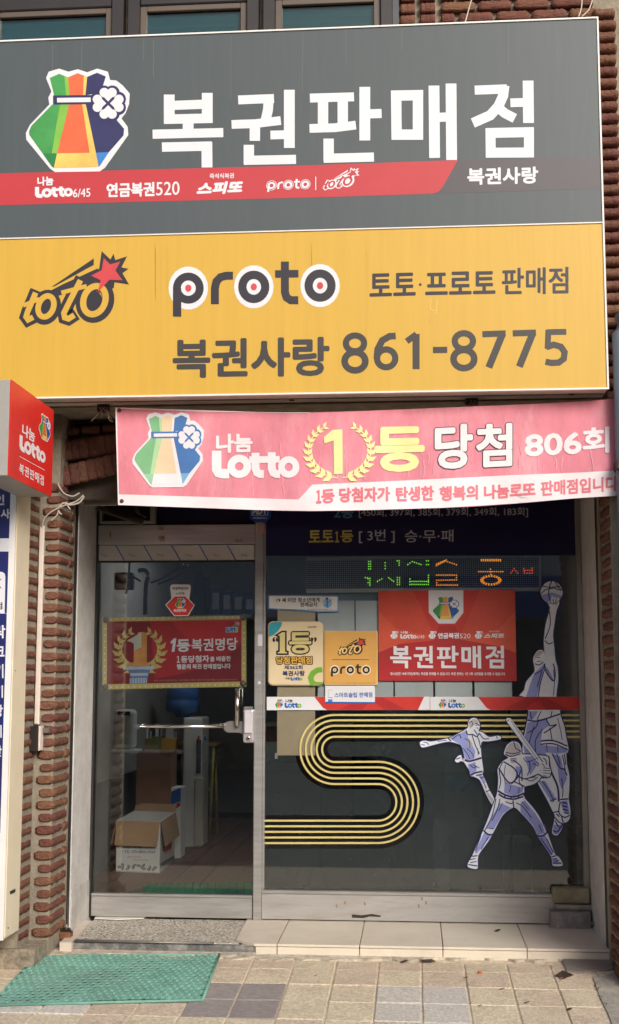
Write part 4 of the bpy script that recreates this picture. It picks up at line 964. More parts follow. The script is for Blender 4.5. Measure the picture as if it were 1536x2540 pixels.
dots('diode', [[(890,430),(890,490)],[(905,430),(905,490)],[(1022,440),(1022,488)],[(1120,425),(1135,425),(1135,460)],[(862,560),(900,565),(900,620)],[(885,570),(885,600)],[(960,590),(995,570)],[(1050,560),(1090,590)],[(1120,560),(1120,615)],[(1138,560),(1138,615)],[(1205,455),(1240,430),(1310,455)],[(1355,425),(1355,455)],[(1370,425),(1370,455)],[(1222,570),(1222,615),(1370,615),(1370,540)],[(1222,590),(1370,590)]], d3, LG)
dots('diode', [[(428,335),(480,308),(545,330)],[(430,325),(485,302)],[(430,390),(545,390),(545,418),(430,420),(430,448),(550,448)],[(690,307),(800,307)],[(690,300),(800,300)],[(675,370),(815,370)],[(742,355),(745,385)],[(745+58*math.cos(t*.3), 420+28*math.sin(t*.3)) for t in range(22)],[(745+48*math.cos(t*.3), 420+22*math.sin(t*.3)) for t in range(22)]], d4, LO)
dots('diode', [[(862,378),(880,352),(900,378)],[(935,352),(940,378),(985,378),(985,350)],[(945,362),(985,362)]], d4, LR)
# --- red shop poster
def sheet(name, px, m, label, cat, Y=OUT, th=.0012):
    e = empty(name, P(sum(p[0] for p in px)/len(px), max(p[1] for p in px), Y), label, cat)
    prism('backing', quad(px, Y), (0, th, 0), m, e); return e
po = sheet('red_poster', [e8(35,100),e8(1400,93),e8(1418,1003),e8(40,1000)], DRED, 'red square poster with white lettering and a money bag badge on the window', 'poster', OUT-.002, .003)
a = Art(plane(OUT-.002)).use(e8)
a.poly([(36,101),(1400,94),(1410,720),(1250,650),(850,590),(720,520),(640,590),(200,640),(38,720)], ORED, 1)
a.poly([(38,310),(210,480),(560,560),(330,600),(38,718)], ORED2, 2); a.poly([(1405,300),(1240,480),(860,590),(1200,650),(1410,718)], ORED2, 2)
a.poly([(380,98),(1050,96),(860,540),(720,480),(590,540)], RED, 2); a.poly([(640,450),(800,450),(860,600),(720,680),(590,600)], DRED, 3)
a.build('printed_facets', po)
a = Art(plane(OUT-.002)).use(e8); a.poly([(536,98),(884,97),(885,320),(800,430),(637,430),(540,320)], WHITE, 4)
a.use(lambda x, y: e8(*affine(BAGREF, [(580,305),(840,305),(715,398)])(x, y))); bag(a, BLUE, bottom=YEL, white=False, l=5, mid=mat('print_apricot', (236,160,84), .45)); a.build('emblem', po)
a = Art(plane(OUT-.002)); a.use(affine(BIGREF, [e8(187,655), e8(1290,650), e8(1293,880)])); bigtext(a, WHITE, 5); a.use(e8)
a.text('청소년(만 19세 미만)에게는 복권을 판매할 수 없습니다. 복권 판매는 1인 1회 10만원을 초과할 수 없습니다.', (155,950), (1305,952), 34, WHITE, 5, 1.2, nb=4)
a.text('연금복권', (632,578), (838,576), 52, WHITE, 5, 4); a.text('520', (848,578), (955,577), 48, WHITE, 5); a.text('6/45', (418,580), (495,579), 34, WHITE, 5); a.text('스피또', (1090,575), (1285,572), 44, WHITE, 5, 4, slant=.3); a.text('즉석식복권', (1143,518), (1248,517), 17, WHITE, 5); a.text('나눔', (262,530), (330,529), 26, WHITE, 5, 2)
a.build('lettering', po)
a = Art(plane(OUT-.002)); a.use(lambda x, y: e8(*affine(LOTREF, [(252,535),(415,534),(252,582)])(x, y))); lotto(a, WHITE, 5); a.build('lettering', po)
a = Art(plane(OUT-.002)).use(e8)
for cx in (192,573,1035):
    a.poly([(cx-38,550),(cx-14,525),(cx-22,506),(cx+22,506),(cx+14,525),(cx+38,550),(cx+20,580),(cx-20,580)], PALE, 5); a.stroke([(cx-8,528),(cx-14,578)], 4, ORED, 6); a.stroke([(cx+8,528),(cx+14,578)], 4, ORED, 6); a.disc((cx+32,518), 12, 12, PALE, 5, 10); a.disc((cx+32,518), 6, 6, ORED, 6, 10)
a.build('emblem', po)
# --- age notice
ag = sheet('age_notice', [d3(85,700),d3(648,705),d3(650,835),d3(470,835),d3(80,812)], mat('notice_blue', (108,160,206), .5), 'narrow white notice with blue border about minors above the cream plaque', 'notice', OUT-.0005)
a = Art(plane(OUT-.0005)).use(d3); a.poly([(92,708),(640,712),(638,822),(480,826),(92,804)], mat('notice_white', (226,224,222), .6, dirt=.2, dirt_c=(190,180,170)), 1)
a.text('19 세 미만 청소년에게', (150,758), (494,754), 34, BLACK, 2, 1.5); a.text('판매금지', (342,793), (474,792), 34, BLACK, 2, 1.5); a.text('청소년보호법 위반시 과태료가 부과됩니다', (180,824), (600,822), 12, INK, 2)
a.disc((558,765), 38, 38, mat('notice_pale_blue', (150,190,222), .5), 2); a.disc((555,728), 9, 10, INK, 3, 10); a.stroke([(555,738),(560,800)], 12, SKYB, 3); a.stroke([(535,790),(592,735)], 6, SKYB, 4); a.build('printing', ag)
# --- cream winner plaque
def rrect(x0, y0, x1, y1, r, n=5):
    o = []
    for cx, cy, a0 in ((x1-r,y0+r,-90),(x1-r,y1-r,0),(x0+r,y1-r,90),(x0+r,y0+r,180)):
        for k in range(n+1): t = R(a0+90*k/n); o.append((cx+r*math.cos(t), cy+r*math.sin(t)))
    return o
PY = -.022
pq = empty('cream_plaque', P(733, 1700, PY), 'cream winner plaque with rounded corners and a green ring on the window', 'plaque')
prism('plaque_rim', quad([e7(*q) for q in rrect(74,104,758,898,62)], PY+.006), (0,.012,0), mat('plaque_rim_beige', (206,186,150), .4), pq, .001)
prism('plaque_face', quad([e7(*q) for q in rrect(84,114,748,886,54)], PY), (0,.0058,0), CREAM, pq, .001)
a = Art(plane(PY)).use(e7)
a.poly([(88,170),(95,140),(115,122),(140,115),(248,115),(240,160),(205,220),(150,270),(86,298)], mat('plaque_teal', (52,160,178), .4), 1)
a.next(); a.stroke([(742+0,700),(680,708),(625,745),(600,800),(615,855),(650,878)], 66, mat('plaque_green', (116,176,52), .4), 1); a.stroke([(650,868),(745,868)], 30, MATS['plaque_green'], 1)
a.build('printed_face', pq)
a = Art(plane(PY)).use(e7)
one = [(195,275),(250,240),(285,240),(285,480),(310,485),(310,500),(195,500),(195,485),(220,480),(220,285)]
a.stroke(one, 40, BLACK, 2, closed=True); a.poly(one, CREAM, 3); a.poly(one, mat('plaque_straw', (214,196,130), .4), 4)
a.text('등', (345,495), (600,492), 245, BLACK, 2, 26, nb=12); a.text('등', (345,495), (600,492), 245, MATS['plaque_straw'], 3, 10, nb=8)
a.text('“', (135,355), (200,350), 50, BLACK, 3, 8); a.text('”', (605,360), (670,355), 50, BLACK, 3, 8)
a.text('당첨판매점', (180,630), (615,628), 86, BLACK, 2, 14, nb=8); a.text('당첨판매점', (180,630), (615,628), 86, mat('plaque_gold', (226,172,62), .4), 3, 5)
a.text('제362회', (276,698), (500,695), 48, NAVY, 2, 2.5); a.text('복권사랑', (255,780), (527,776), 62, NAVY, 2, 4); a.text('나눔', (285,822), (342,820), 28, INK, 2, 1); a.text('LOCOM', (568,186), (668,184), 20, INK, 2, 1)
a.use(lambda x, y: e7(*affine(LOTREF, [(352,792),(498,790),(352,836)])(x, y))); lotto(a, BLUE, 2, SKYB, LIME); a.build('lettering', pq)
# --- amber plaque
pt = empty('amber_plaque', P(870, 1698, PY), 'square amber plaque with shooting star logo over target logo', 'plaque')
prism('plaque_rim', quad([e7(*q) for q in rrect(764,222,1428,888,22)], PY+.006), (0,.012,0), mat('plaque_rim_gold', (226,190,128), .4), pt, .001)
prism('plaque_face', quad([e7(*q) for q in rrect(778,236,1414,864,16)], PY), (0,.0058,0), AMBER, pt, .001)
a = Art(plane(PY)); a.use(lambda x, y: e7(*affine(TOTREF, [(925,498),(1288,402),(1197,302)])(x, y))); toto(a, BLACK, mat('plaque_logo_cream', (242,206,128), .4), mat('plaque_star_red', (212,72,58), .4), 1); a.build('emblem', pt)
a = Art(plane(PY)); a.use(lambda x, y: e7(*affine(PROREF, [(838,703),(1345,703),(862,784)])(x, y))); proto(a, BLACK, mat('plaque_logo_ivory', (244,226,192), .4), mat('plaque_dot', (176,110,90), .4), 1); a.build('emblem', pt)
a = Art(plane(PY)).use(e7); a.stroke([(863,578),(1318,578)], 6, INK, 1); a.build('rule', pt)
# --- smart slip label
sl = sheet('slip_label', [e7(780,898),e7(1392,898),e7(1392,1122),e7(780,1118)], WHITE, 'small white label with phone icon and blue lettering under the amber plaque', 'label', OUT-.004, .0015)
a = Art(plane(OUT-.004)).use(e7); a.poly([(780,1096),(1392,1100),(1392,1122),(780,1118)], BLUE, 1); a.text('스마트슬립 판매점', (895,1044), (1360,1040), 60, BLUE, 1, 2); a.stroke([(818,1045),(818,952),(868,952)], 6, mat('print_light_grey', (176,180,190), .5), 1); a.stroke([(818,1045),(870,1045)], 8, mat('print_mid_grey', (140,144,156), .5), 1); a.poly([(815,1068),(868,1066),(868,1096),(815,1096)], SKYB, 1); a.build('printing', sl)
# --- lotto strips
for i, (xa, xb) in enumerate(((662,1066.5),(1067.5,1449))):
    sp = sheet('window_strip', [(xa,1728.5),(xb,1728),(xb,1761),(xa,1761.5)], WHITE, ['red and white strip sticker under the plaques, next to the mullion', 'red and white strip sticker crossing the basketball player'][i], 'strip sticker', OUT-.0022, .0012)
    a = Art(plane(OUT-.0022)); x0 = xa
    a.poly([(x0+118,1728.6),(min(x0+400,xb-(14 if i == 0 else 0)),1728.2),(min(x0+375,xb) if i == 0 else xb,1760.8),(x0+150,1761),(x0+140,1756)], RED, 1)
    a.poly([(x0+240,1728.5),(x0+285,1728.5),(x0+345,1760.5),(x0+180,1760.8)], DRED, 2); a.poly([(x0+255,1742),(x0+270,1742),(x0+290,1760.6),(x0+235,1760.7)], RED, 3)
    a.build('printed_face', sp)
    a = Art(plane(OUT-.0022)); a.use(affine(BAGREF, [(x0+21,1748),(x0+40,1748),(x0+30,1757)])); bag(a, BLUE, white=False, l=1); a.use(affine(LOTREF, [(x0+44,1743),(x0+86,1743),(x0+44,1756)])); lotto(a, BLUE, 1, SKYB, LIME); a.use(lambda x, y: (x, y)); a.text('나눔', (x0+47,1742.5), (x0+64,1742), 8, INK, 1, .5); a.build('emblem', sp)
# --- frosted film with the running-track cut-out
fm = empty('frosted_film', P(900, 2202, .006), 'grey frosted film on the lower window with a curving gold striped track', 'window film')
FILM = film_mat('frosted_grey_film', (84,92,92), .72)
def arc(c, r, a0, a1, n=22): return [(c[0]+r*math.cos(R(a0+(a1-a0)*k/n)), c[1]+r*math.sin(R(a0+(a1-a0)*k/n))) for k in range(n+1)]
CA, CB = (592,491), (925,901)
RX = 2560; LX = 52; BOT = 1562
a = Art(lambda x, y, o: P(x, y, .0055-o)).use(d6)
a.poly([(LX,435)] + arc(CA, 309, 190.5, 90) + arc(CB, 101, -90, 90) + [(LX,1000)], FILM, 0)
a.poly([(RX,435),(RX,BOT+16),(LX,BOT),(LX,1258)] + arc(CB, 356, 90, -90) + arc(CA, 57, 90, 270), FILM, 0)
a.build('film_sheet', fm)
TOPY = [228,269,311,353,396]
for i in range(5):
    ra = 266-42.2*i; rb = 313-43*i   # outer on the first bend is inner on the second
    a = Art(plane(-.0045)).use(d6)
    pts = [(2520, TOPY[i]+ (1.5 if i else 2))] + [(1500, TOPY[i]), (1000, TOPY[i])] + [p for p in arc((592,TOPY[i]+ra), ra, 270, 90, 30)] + [p for p in arc((925,901), 141+43*i, -90, 90, 30)] + [(LX,1042+43.2*i)]
    a.stroke(pts, 15, STRIPE, 1); a.build('track_stripe', fm)

# --- athlete stickers ------------------------------------------------
def figure(name, label, outline, fills, lines, cr, Y=-.0048, ow=10):
    n_ = len(outline); cl_ = outline[-2:]+outline+outline[:3]; sm = []
    for i in range(2, n_+2):
        p0, p1, p2, p3 = cl_[i-1], cl_[i], cl_[i+1], cl_[i+2]
        for t in (0, .34, .67): sm.append(tuple(.5*((2*b)+(-a_+c)*t*.8+(2*a_-5*b+4*c-d)*t*t*.8+(-a_+3*b-3*c+d)*t**3*.8+ (0 if t == 0 else 0)) if t == 0 else b+(c-b)*t+.8*(.5*((2*b)+(-a_+c)*t+(2*a_-5*b+4*c-d)*t*t+(-a_+3*b-3*c+d)*t**3)-(b+(c-b)*t)) for a_, b, c, d in zip(p0, p1, p2, p3)))
    outline = sm
    e = empty(name, P(*cr(sum(p[0] for p in outline)/len(outline), max(p[1] for p in outline)), Y), label, 'sticker')
    a = Art(plane(Y)).use(cr); a.stroke(outline, ow*1.9, LINE, 1, closed=True); a.poly(outline, PALE, 2)
    for m, p in fills: a.poly(p, m, 3)
    for wd_, p in lines: a.stroke(smoothpts(p, 4), wd_*1.7, LINE, 4)
    a.build('figure_print', e); return e
# soccer player
figure('soccer_sticker', 'pale blue sticker of a soccer player kicking with arms spread', 
  [(35,360),(50,348),(80,345),(120,352),(250,325),(330,285),(385,250),(388,215),(400,190),(430,178),(458,192),(472,225),(470,255),(462,275),(490,283),(540,318),(600,308),(628,318),(620,335),(540,350),(488,352),(480,400),(486,470),(498,560),(492,590),(515,640),(540,700),(577,770),(568,818),(530,760),(490,670),(470,630),(430,608),(405,602),(395,560),(375,530),(355,500),(330,495),(312,506),(290,492),(310,460),(335,450),(352,475),(362,472),(345,400),(330,375),(245,352),(150,372),(75,392),(45,392)],
  [(LAV,[(250,327),(372,272),(390,330),(440,420),(430,480),(372,490),(348,405),(330,375)]), (FIGG,[(392,215),(405,195),(432,184),(456,196),(466,220),(440,225),(415,240),(400,260)]), (FIGG,[(395,330),(420,370),(405,400),(380,370)]), (LAV,[(385,520),(440,500),(450,560),(420,600),(405,598)]), (FIGG,[(500,660),(530,720),(568,770),(566,810),(530,755)]), (LAV,[(455,590),(490,600),(515,650),(500,660)])],
  [(5,[(240,325),(262,350)]),(5,[(372,270),(385,300),(420,300),(450,315),(470,290)]),(4,[(450,310),(465,340),(480,400)]),(4,[(415,300),(440,380),(470,440)]),(8,[(362,485),(400,495),(485,470)]),(4,[(400,520),(430,545),(450,530)]),(7,[(405,598),(440,580),(492,570)]),(4,[(440,215),(470,235)]),(4,[(430,265),(455,300)]),(5,[(445,600),(490,590)]),(4,[(515,720),(550,705)]),(4,[(470,290),(500,330),(540,330)]),(3,[(440,235),(452,232)]),(3,[(446,222),(466,228)]),(3,[(448,252),(462,254)]),(3,[(392,215),(412,205),(420,225),(412,245)]),(4,[(270,335),(320,300),(335,330)]),(3,[(360,330),(395,350),(400,400)]),(3,[(375,400),(410,430),(430,470)]),(3,[(455,400),(462,450)]),(3,[(60,355),(85,360),(100,375)]),(3,[(45,372),(70,378)]),(3,[(595,312),(600,330)]),(4,[(300,480),(330,470)]),(3,[(340,458),(352,490)]),(3,[(420,520),(470,545)]),(4,[(475,620),(500,610)]),(3,[(500,650),(520,690)]),(3,[(165,350),(230,342)]),(3,[(350,400),(380,440),(400,480)])], d7, -.0048, 7)
# basketball player: upper body and legs as one outline (passes behind the strip)
def t4(x, y): X, Y_ = d4(x, y); return ((X-1030)/.3396, (Y_-1720)/.3396)
up_l = [(935,1097),(910,1090),(938,1058),(950,1010),(995,955),(998,930),(990,880),(1000,850),(1022,826),(1048,828),(1056,850),(1052,770),(1062,680),(1082,610),(1088,575),(1072,548),(1085,545),(1094,556),(1096,520),(1104,510),(1112,530),(1118,510),(1126,530),(1134,516),(1144,530),(1140,565),(1126,600),(1112,690),(1106,740),(1112,800),(1120,880),(1133,930),(1136,1000),(1126,1097)]
low_r = [(1057,125),(1065,170),(1090,240),(1100,300),(1120,400),(1112,434),(1104,436),(1110,520),(1127,600),(1126,700),(1122,770),(1135,860),(1128,915),(1105,942),(1082,945),(1072,990),(1040,1036),(1008,1030),(1000,1002),(1020,900),(1005,862),(960,770),(890,642),(880,560),(850,540),(800,450),(783,425),(790,340),(812,230),(828,125)]
outl = [t4(*p) for p in up_l] + low_r
figure('basketball_sticker', 'tall pale blue sticker of a basketball player leaping with one arm raised', outl,
  [(LAV,[t4(*p) for p in ((998,962),(1055,905),(1048,960),(1030,1030),(1012,1097),(950,1097),(975,1020))]), (FIGG,[t4(*p) for p in ((1000,850),(1022,830),(1048,832),(1040,850),(1010,865),(996,885))]), (LAV,[t4(*p) for p in ((1062,920),(1080,940),(1110,1000),(1100,1010),(1075,970))]),
   (LAV,[(820,215),(950,180),(985,230),(930,270),(915,350),(960,450),(800,445),(790,380)]), (LAV,[(830,130),(900,130),(860,190),(825,195)]), (LAV,[(920,375),(1110,400),(1108,430),(1040,440),(950,430)]), (LAV,[(1000,440),(1060,460),(1085,560),(1110,620),(1070,700),(1050,640),(1040,540)]), (LAV,[(900,640),(950,640),(1030,770),(1000,800)]), (LAV,[(1060,790),(1110,780),(1130,870),(1090,880)]), (LAV,[(1010,960),(1060,960),(1090,930),(1070,990),(1040,1030),(1010,1025)])],
  [(6,[(820,195),(900,200),(1060,150)]),(6,[(915,348),(1010,345),(1112,385)]),(5,[(915,372),(1010,368),(1116,412)]),(8,[(975,460),(990,560),(1040,680),(1050,790)]),(5,[(1000,440),(1060,545),(1085,550),(1110,600)]),(4,[(870,560),(880,600),(940,620)]),(5,[(955,180),(985,235),(1030,230),(940,290)]),(4,[(900,190),(880,250),(820,290)]),(6,[(1058,775),(1120,770)]),(5,[(1060,790),(1050,870),(1090,905),(1130,890)]),(6,[(1075,795),(1110,805)]),(6,[(1075,820),(1112,830)]),(6,[(1078,845),(1114,855)]),(5,[(1005,870),(1050,860)]),(5,[(1020,905),(1050,940),(1075,950)]),(5,[(1022,930),(1045,970)]),(5,[(1005,1000),(1040,1010),(1080,950)]),(4,[(1035,440),(1060,520)]),(4,[(1090,440),(1100,520)]),(4,[(985,785),(1035,770)]),(4,[(840,130),(850,190)]),(4,[(920,130),(890,190)]),(4,[(1000,130),(990,175)]),(4,[(870,240),(840,330),(820,420)]),(4,[(930,260),(880,340),(880,430)]),(3,[(1040,180),(1060,260),(1075,340)]),(4,[(985,250),(1000,340)]),(3,[(960,370),(965,430)]),(3,[(1040,380),(1045,430)]),(4,[(1075,450),(1090,520),(1100,590)]),(4,[(1070,620),(1080,700),(1075,760)]),(4,[(930,640),(980,720),(1015,790)]),(4,[(905,600),(960,620)]),(5,[(1090,870),(1125,880)]),(5,[(1070,900),(1080,940)]),(5,[(1030,880),(1055,900)]),(4,[(1030,950),(1060,985)]),
   (4,[t4(*p) for p in ((1060,905),(1045,940),(1000,965))]),(5,[t4(*p) for p in ((1055,905),(1070,960),(1110,1005),(1118,960),(1108,905))]),(4,[t4(*p) for p in ((1085,600),(1090,680),(1060,760))]),(4,[t4(*p) for p in ((1058,770),(1080,790),(1105,780))]),(4,[t4(*p) for p in ((1040,950),(1015,1040))]),(4,[t4(*p) for p in ((1060,930),(1035,1010),(1020,1097))]),(3,[t4(*p) for p in ((1010,870),(1030,868))]),(3,[t4(*p) for p in ((1012,892),(1035,890))]),(4,[t4(*p) for p in ((1000,905),(1025,912),(1050,895))]),(3,[t4(*p) for p in ((1108,940),(1115,1000),(1108,1090))]),(3,[t4(*p) for p in ((1105,530),(1112,560))]),(3,[t4(*p) for p in ((1122,530),(1124,565))])], d7, -.0046, 9)
bs_ = bpy.data.objects['basketball_sticker']
a = Art(plane(-.0040)).use(d4); a.disc((1098,490), 71, 70, LINE, 0); a.disc((1098,490), 66, 65, PALE, 1, 28)
a.poly([(1098,490)]+[(1098+66*math.cos(R(t)), 490+65*math.sin(R(t))) for t in range(20,175,12)], LAV, 2)
a.stroke(arc((1098,490),66,0,360,30), 3, INK, 3); a.stroke([(1098,425),(1088,450),(1080,490),(1086,535)], 6, LINE, 3); a.stroke([(1045,455),(1090,462),(1150,455)], 5, LINE, 3); a.stroke([(1036,500),(1060,475),(1110,465),(1155,480)], 5, LINE, 3); a.stroke([(1120,430),(1135,460),(1160,475)], 5, LINE, 3); a.build('ball', bs_)
# batter
figure('batter_sticker', 'pale blue sticker of a baseball batter in a helmet swinging a bat',
  [(650,445),(655,415),(670,380),(695,358),(725,350),(758,365),(775,400),(780,442),(830,446),(950,456),(975,472),(978,530),(992,565),(985,600),(965,612),(925,605),(900,640),(860,665),(800,682),(798,720),(790,742),(835,800),(895,880),(945,960),(978,1050),(1022,1172),(1050,1195),(1077,1240),(1070,1260),(1005,1258),(992,1190),(900,1050),(860,970),(770,870),(718,832),(640,890),(585,990),(535,1080),(462,1182),(458,1270),(440,1283),(390,1270),(385,1243),(420,1180),(462,1080),(502,990),(545,880),(592,750),(603,700),(607,620),(603,550),(640,495),(682,470)],
  [(FIGG,[(655,440),(662,405),(690,365),(725,356),(755,370),(770,405),(772,432),(700,455),(660,455)]), (LAV,[(655,640),(700,665),(790,690),(785,720),(720,750),(650,725)]), (LAV,[(560,900),(620,800),(700,835),(640,880),(580,985),(510,990)]), (LAV,[(770,800),(800,780),(880,880),(930,960),(950,1020),(895,1035),(860,960),(770,865)]), (LAV,[(505,1015),(558,1035),(450,1170),(435,1165)]), (LAV,[(895,1045),(950,1035),(1010,1165),(990,1185)]), (LAV,[(735,530),(780,540),(780,580),(760,600),(740,590)]), (LAV,[(1000,1200),(1040,1215),(1060,1245),(1005,1240)]), (LAV,[(800,460),(900,460),(880,540),(840,600)]), (FIGG,[(690,480),(740,470),(745,500),(705,512)])],
  [(8,[(605,710),(650,738),(720,755),(795,730)]),(7,[(610,735),(650,760),(720,772),(790,752)]),(6,[(655,740),(655,762)]),(6,[(700,750),(700,772)]),(6,[(755,742),(755,765)]),(6,[(645,498),(720,545),(745,590),(725,640),(700,660)]),(6,[(610,545),(690,655),(760,600)]),(5,[(740,590),(800,625),(900,590)]),(5,[(715,640),(800,680)]),(5,[(720,490),(775,540),(780,640)]),(7,[(500,1000),(530,1028),(565,1032)]),(7,[(890,1040),(930,1040),(965,1015)]),(5,[(715,780),(720,832)]),(4,[(590,770),(560,900),(510,1000)]),(4,[(800,760),(900,880),(965,1020)]),(5,[(660,445),(700,460),(770,440)]),(5,[(905,520),(960,560),(990,570)]),(5,[(915,560),(950,600)]),(5,[(900,590),(925,605)]),(5,[(415,1190),(455,1185)]),(5,[(388,1250),(455,1260)]),(5,[(995,1195),(1030,1185)]),(5,[(1005,1240),(1070,1240)]),(4,[(830,490),(840,540),(820,600)]),(4,[(860,510),(900,530)]),(3,[(700,490),(725,488)]),(3,[(695,478),(735,474)]),(4,[(720,352),(735,400),(772,420)]),(4,[(662,430),(720,440),(770,425)]),(4,[(640,500),(615,560),(625,640),(612,700)]),(3,[(660,520),(650,600),(660,660)]),(4,[(770,560),(760,640),(790,690)]),(3,[(700,670),(690,720)]),(3,[(760,690),(755,735)]),(4,[(620,770),(600,850),(560,930)]),(4,[(660,790),(700,805),(720,790)]),(3,[(640,800),(610,860)]),(4,[(740,800),(790,830),(850,910)]),(3,[(780,790),(830,850)]),(4,[(480,1040),(440,1150)]),(4,[(535,1050),(480,1140)]),(4,[(920,1060),(1000,1180)]),(4,[(960,1060),(1010,1160)]),(4,[(400,1215),(440,1205)]),(4,[(402,1235),(448,1228)]),(4,[(1010,1210),(1040,1205)]),(4,[(1020,1225),(1052,1218)]),(4,[(800,620),(850,640),(895,610)]),(3,[(790,470),(820,500),(900,470)]),(4,[(935,470),(955,490),(960,520)]),(4,[(540,985),(575,990)]),(4,[(905,960),(925,1010)]),(4,[(820,620),(880,610)])], d7, -.0078, 8)
bt_ = bpy.data.objects['batter_sticker']
a = Art(plane(-.0086)).use(d7); a.stroke([(676,190),(800,350),(918,510)], 42, LINE, 1, ext=4); a.poly([(664,200),(668,182),(690,178),(700,186),(810,335),(928,500),(908,518),(785,365)], PALE, 2); a.stroke([(700,200),(800,345),(900,490)], 6, LAV, 3); a.stroke([(690,190),(668,205)], 4, LINE, 4)
a.poly([(903,520),(930,498),(955,530),(985,545),(992,570),(985,600),(960,612),(925,585)], PALE, 3); 
for p in ([(925,510),(950,540)],[(935,545),(985,548)],[(935,562),(988,565)],[(935,580),(985,585)],[(935,600),(965,605)]): a.stroke(p, 5, LINE, 4)
a.build('bat', bt_)

# ================================================================== MAIN SIGN
SY = -1.15
sign = empty('shop_sign', P(750, 980, SY), 'huge grey and yellow lightbox sign with white edging above the shop', 'sign')
sx0, sx1, sz0, sz1 = -2.45, .907, P(768,978,SY).z, 4.44
szm = P(768, 572, SY).z
box('light_box', sx0, sx1-.004, SY+.006, -.955, sz0+.004, sz1-.004, ALUD, sign)
box('upper_face', sx0, sx1-.008, SY, SY+.005, szm+.003, sz1-.008, SIGNGREY, sign); box('lower_face', sx0, sx1-.008, SY, SY+.005, sz0+.008, szm-.003, SIGNYEL, sign)
for nm, x0, x1, z0, z1 in (('trim', sx0, sx1, sz1-.0078, sz1), ('trim', sx0, sx1, sz0, sz0+.0078), ('trim', sx1-.0078, sx1, sz0+.0079, sz1-.0079), ('trim', sx0, sx1-.0081, szm-.0028, szm+.0028)):
    box(nm, x0, x1, SY-.006, SY+.012 if nm == 'trim' and z1-z0 > .006 else SY+.004, z0, z1, ALU, sign)
box('underside_seam', sx0, sx1-.01, -1.05, -1.046, sz0-.001, sz0+.003, mat('seam_dark', (120,104,92), .6), sign)
S_ = plane(SY)
a = Art(S_); a.poly([(-260,443),(0,430),(768,410),(1136,397),(1098,464),(1088,475),(1074,480.5),(768,490),(0,509),(-260,522)], SIGNRED, 1); a.build('red_band', sign)
a = Art(S_); a.poly([(1136.6,397),(1488,386.5),(1490.5,468),(1076,480.5),(1089,475.5),(1099,464)], SIGNDK, 1); a.build('charcoal_band', sign)
a = Art(S_).use(c1); bag(a, NAVY, l=2); a.build('money_bag_emblem', sign)
a = Art(S_); bigtext(a, WHITE, 2); a.build('lettering', sign)
a = Art(S_).use(c1)
a.use(lambda x, y: c1(*affine(LOTREF, [(168,900),(350,893),(168,953)])(x, y))); lotto(a, WHITE, 2); a.use(c1)
a.text('나눔', (182,893), (256,890), 40, WHITE, 2, 3); a.text('6/45', (352,950), (435,946), 40, WHITE, 2, .8); a.text('연금복권', (516,948), (742,942), 64, WHITE, 2, 4); a.text('520', (752,941), (864,937), 64, WHITE, 2, 1); a.text('즉석식복권', (1010,860), (1126,857), 24, WHITE, 2, 1); a.text('스피또', (948,936), (1160,926), 54, WHITE, 2, 6, slant=.25)
a.use(lambda x, y: c1(*affine(PROREF, [(1283,893),(1495,886),(1291,924)])(x, y))); proto(a, WHITE, SIGNRED, SIGNRED, 2)
for c in ((907,300),(1222,294),(1541,288)): a.ring(c, 92, 100, 12, WHITE, 5)
a.use(c2); a.stroke([(30,850),(30,915)], 4, WHITE, 2)
a.text('복권사랑', (762,888), (1098,880), 76, WHITE, 2, 4.5)
a.use(lambda x, y: c2(*affine(TOTREF, [(60,905),(240,845),(198,806)])(x, y))); toto(a, WHITE, SIGNRED, SIGNRED, 2)
a.build('lettering', sign)
a = Art(S_).use(c3); toto(a, INK, SIGNYEL, STARRED, 1); a.build('shooting_star_emblem', sign)
a = Art(S_).use(c3); proto(a, INK, WHITE, STARRED, 1); a.build('target_emblem', sign)
a = Art(S_).use(c4); a.text('토토', (292,338), (508,332), 104, INK, 1, 5); a.disc((533,283), 7, 7, INK, 1, 8); a.text('프로토', (560,331), (892,324), 104, INK, 1, 5); a.text('판매점', (928,330), (1244,324), 124, INK, 1, 4); a.build('lettering', sign)
DK = mat('print_charcoal', (62,58,56), .45)
a = Art(S_).use(c3); a.text('복권사랑', (838,728), (1580,716), 176, DK, 1, 7, nb=8); a.build('lettering', sign)
def digits(a, m, l):
    def E(c): a.ring((c[0], c[1]-42), 44, 38, 30, m, l); a.ring((c[0], c[1]+44), 50, 44, 32, m, l)
    E((219,608)); 
    a.ring((369,638), 44, 43, 30, m, l); a.stroke([(415,530),(385,532),(350,552),(328,595),(324,640)], 32, m, l)
    a.stroke([(513,690),(513,520)], 34, m, l); a.stroke([(515,522),(468,556)], 30, m, l)
    a.stroke([(594,598),(663,597)], 30, m, l); E((743,597))
    a.stroke([(832,522),(944,518)], 30, m, l); a.stroke([(930,518),(863,682)], 34, m, l)
    a.stroke([(978,518),(1090,514)], 30, m, l); a.stroke([(1076,514),(1010,678)], 34, m, l)
    a.stroke([(1236,510),(1145,512)], 28, m, l); a.stroke([(1150,500),(1146,592)], 28, m, l); a.stroke([(1140,585),(1175,572),(1210,582),(1228,608),(1224,640),(1200,658),(1165,660),(1136,654)], 30, m, l)
a = Art(S_).use(c4); digits(a, DK, 1); a.build('lettering', sign)
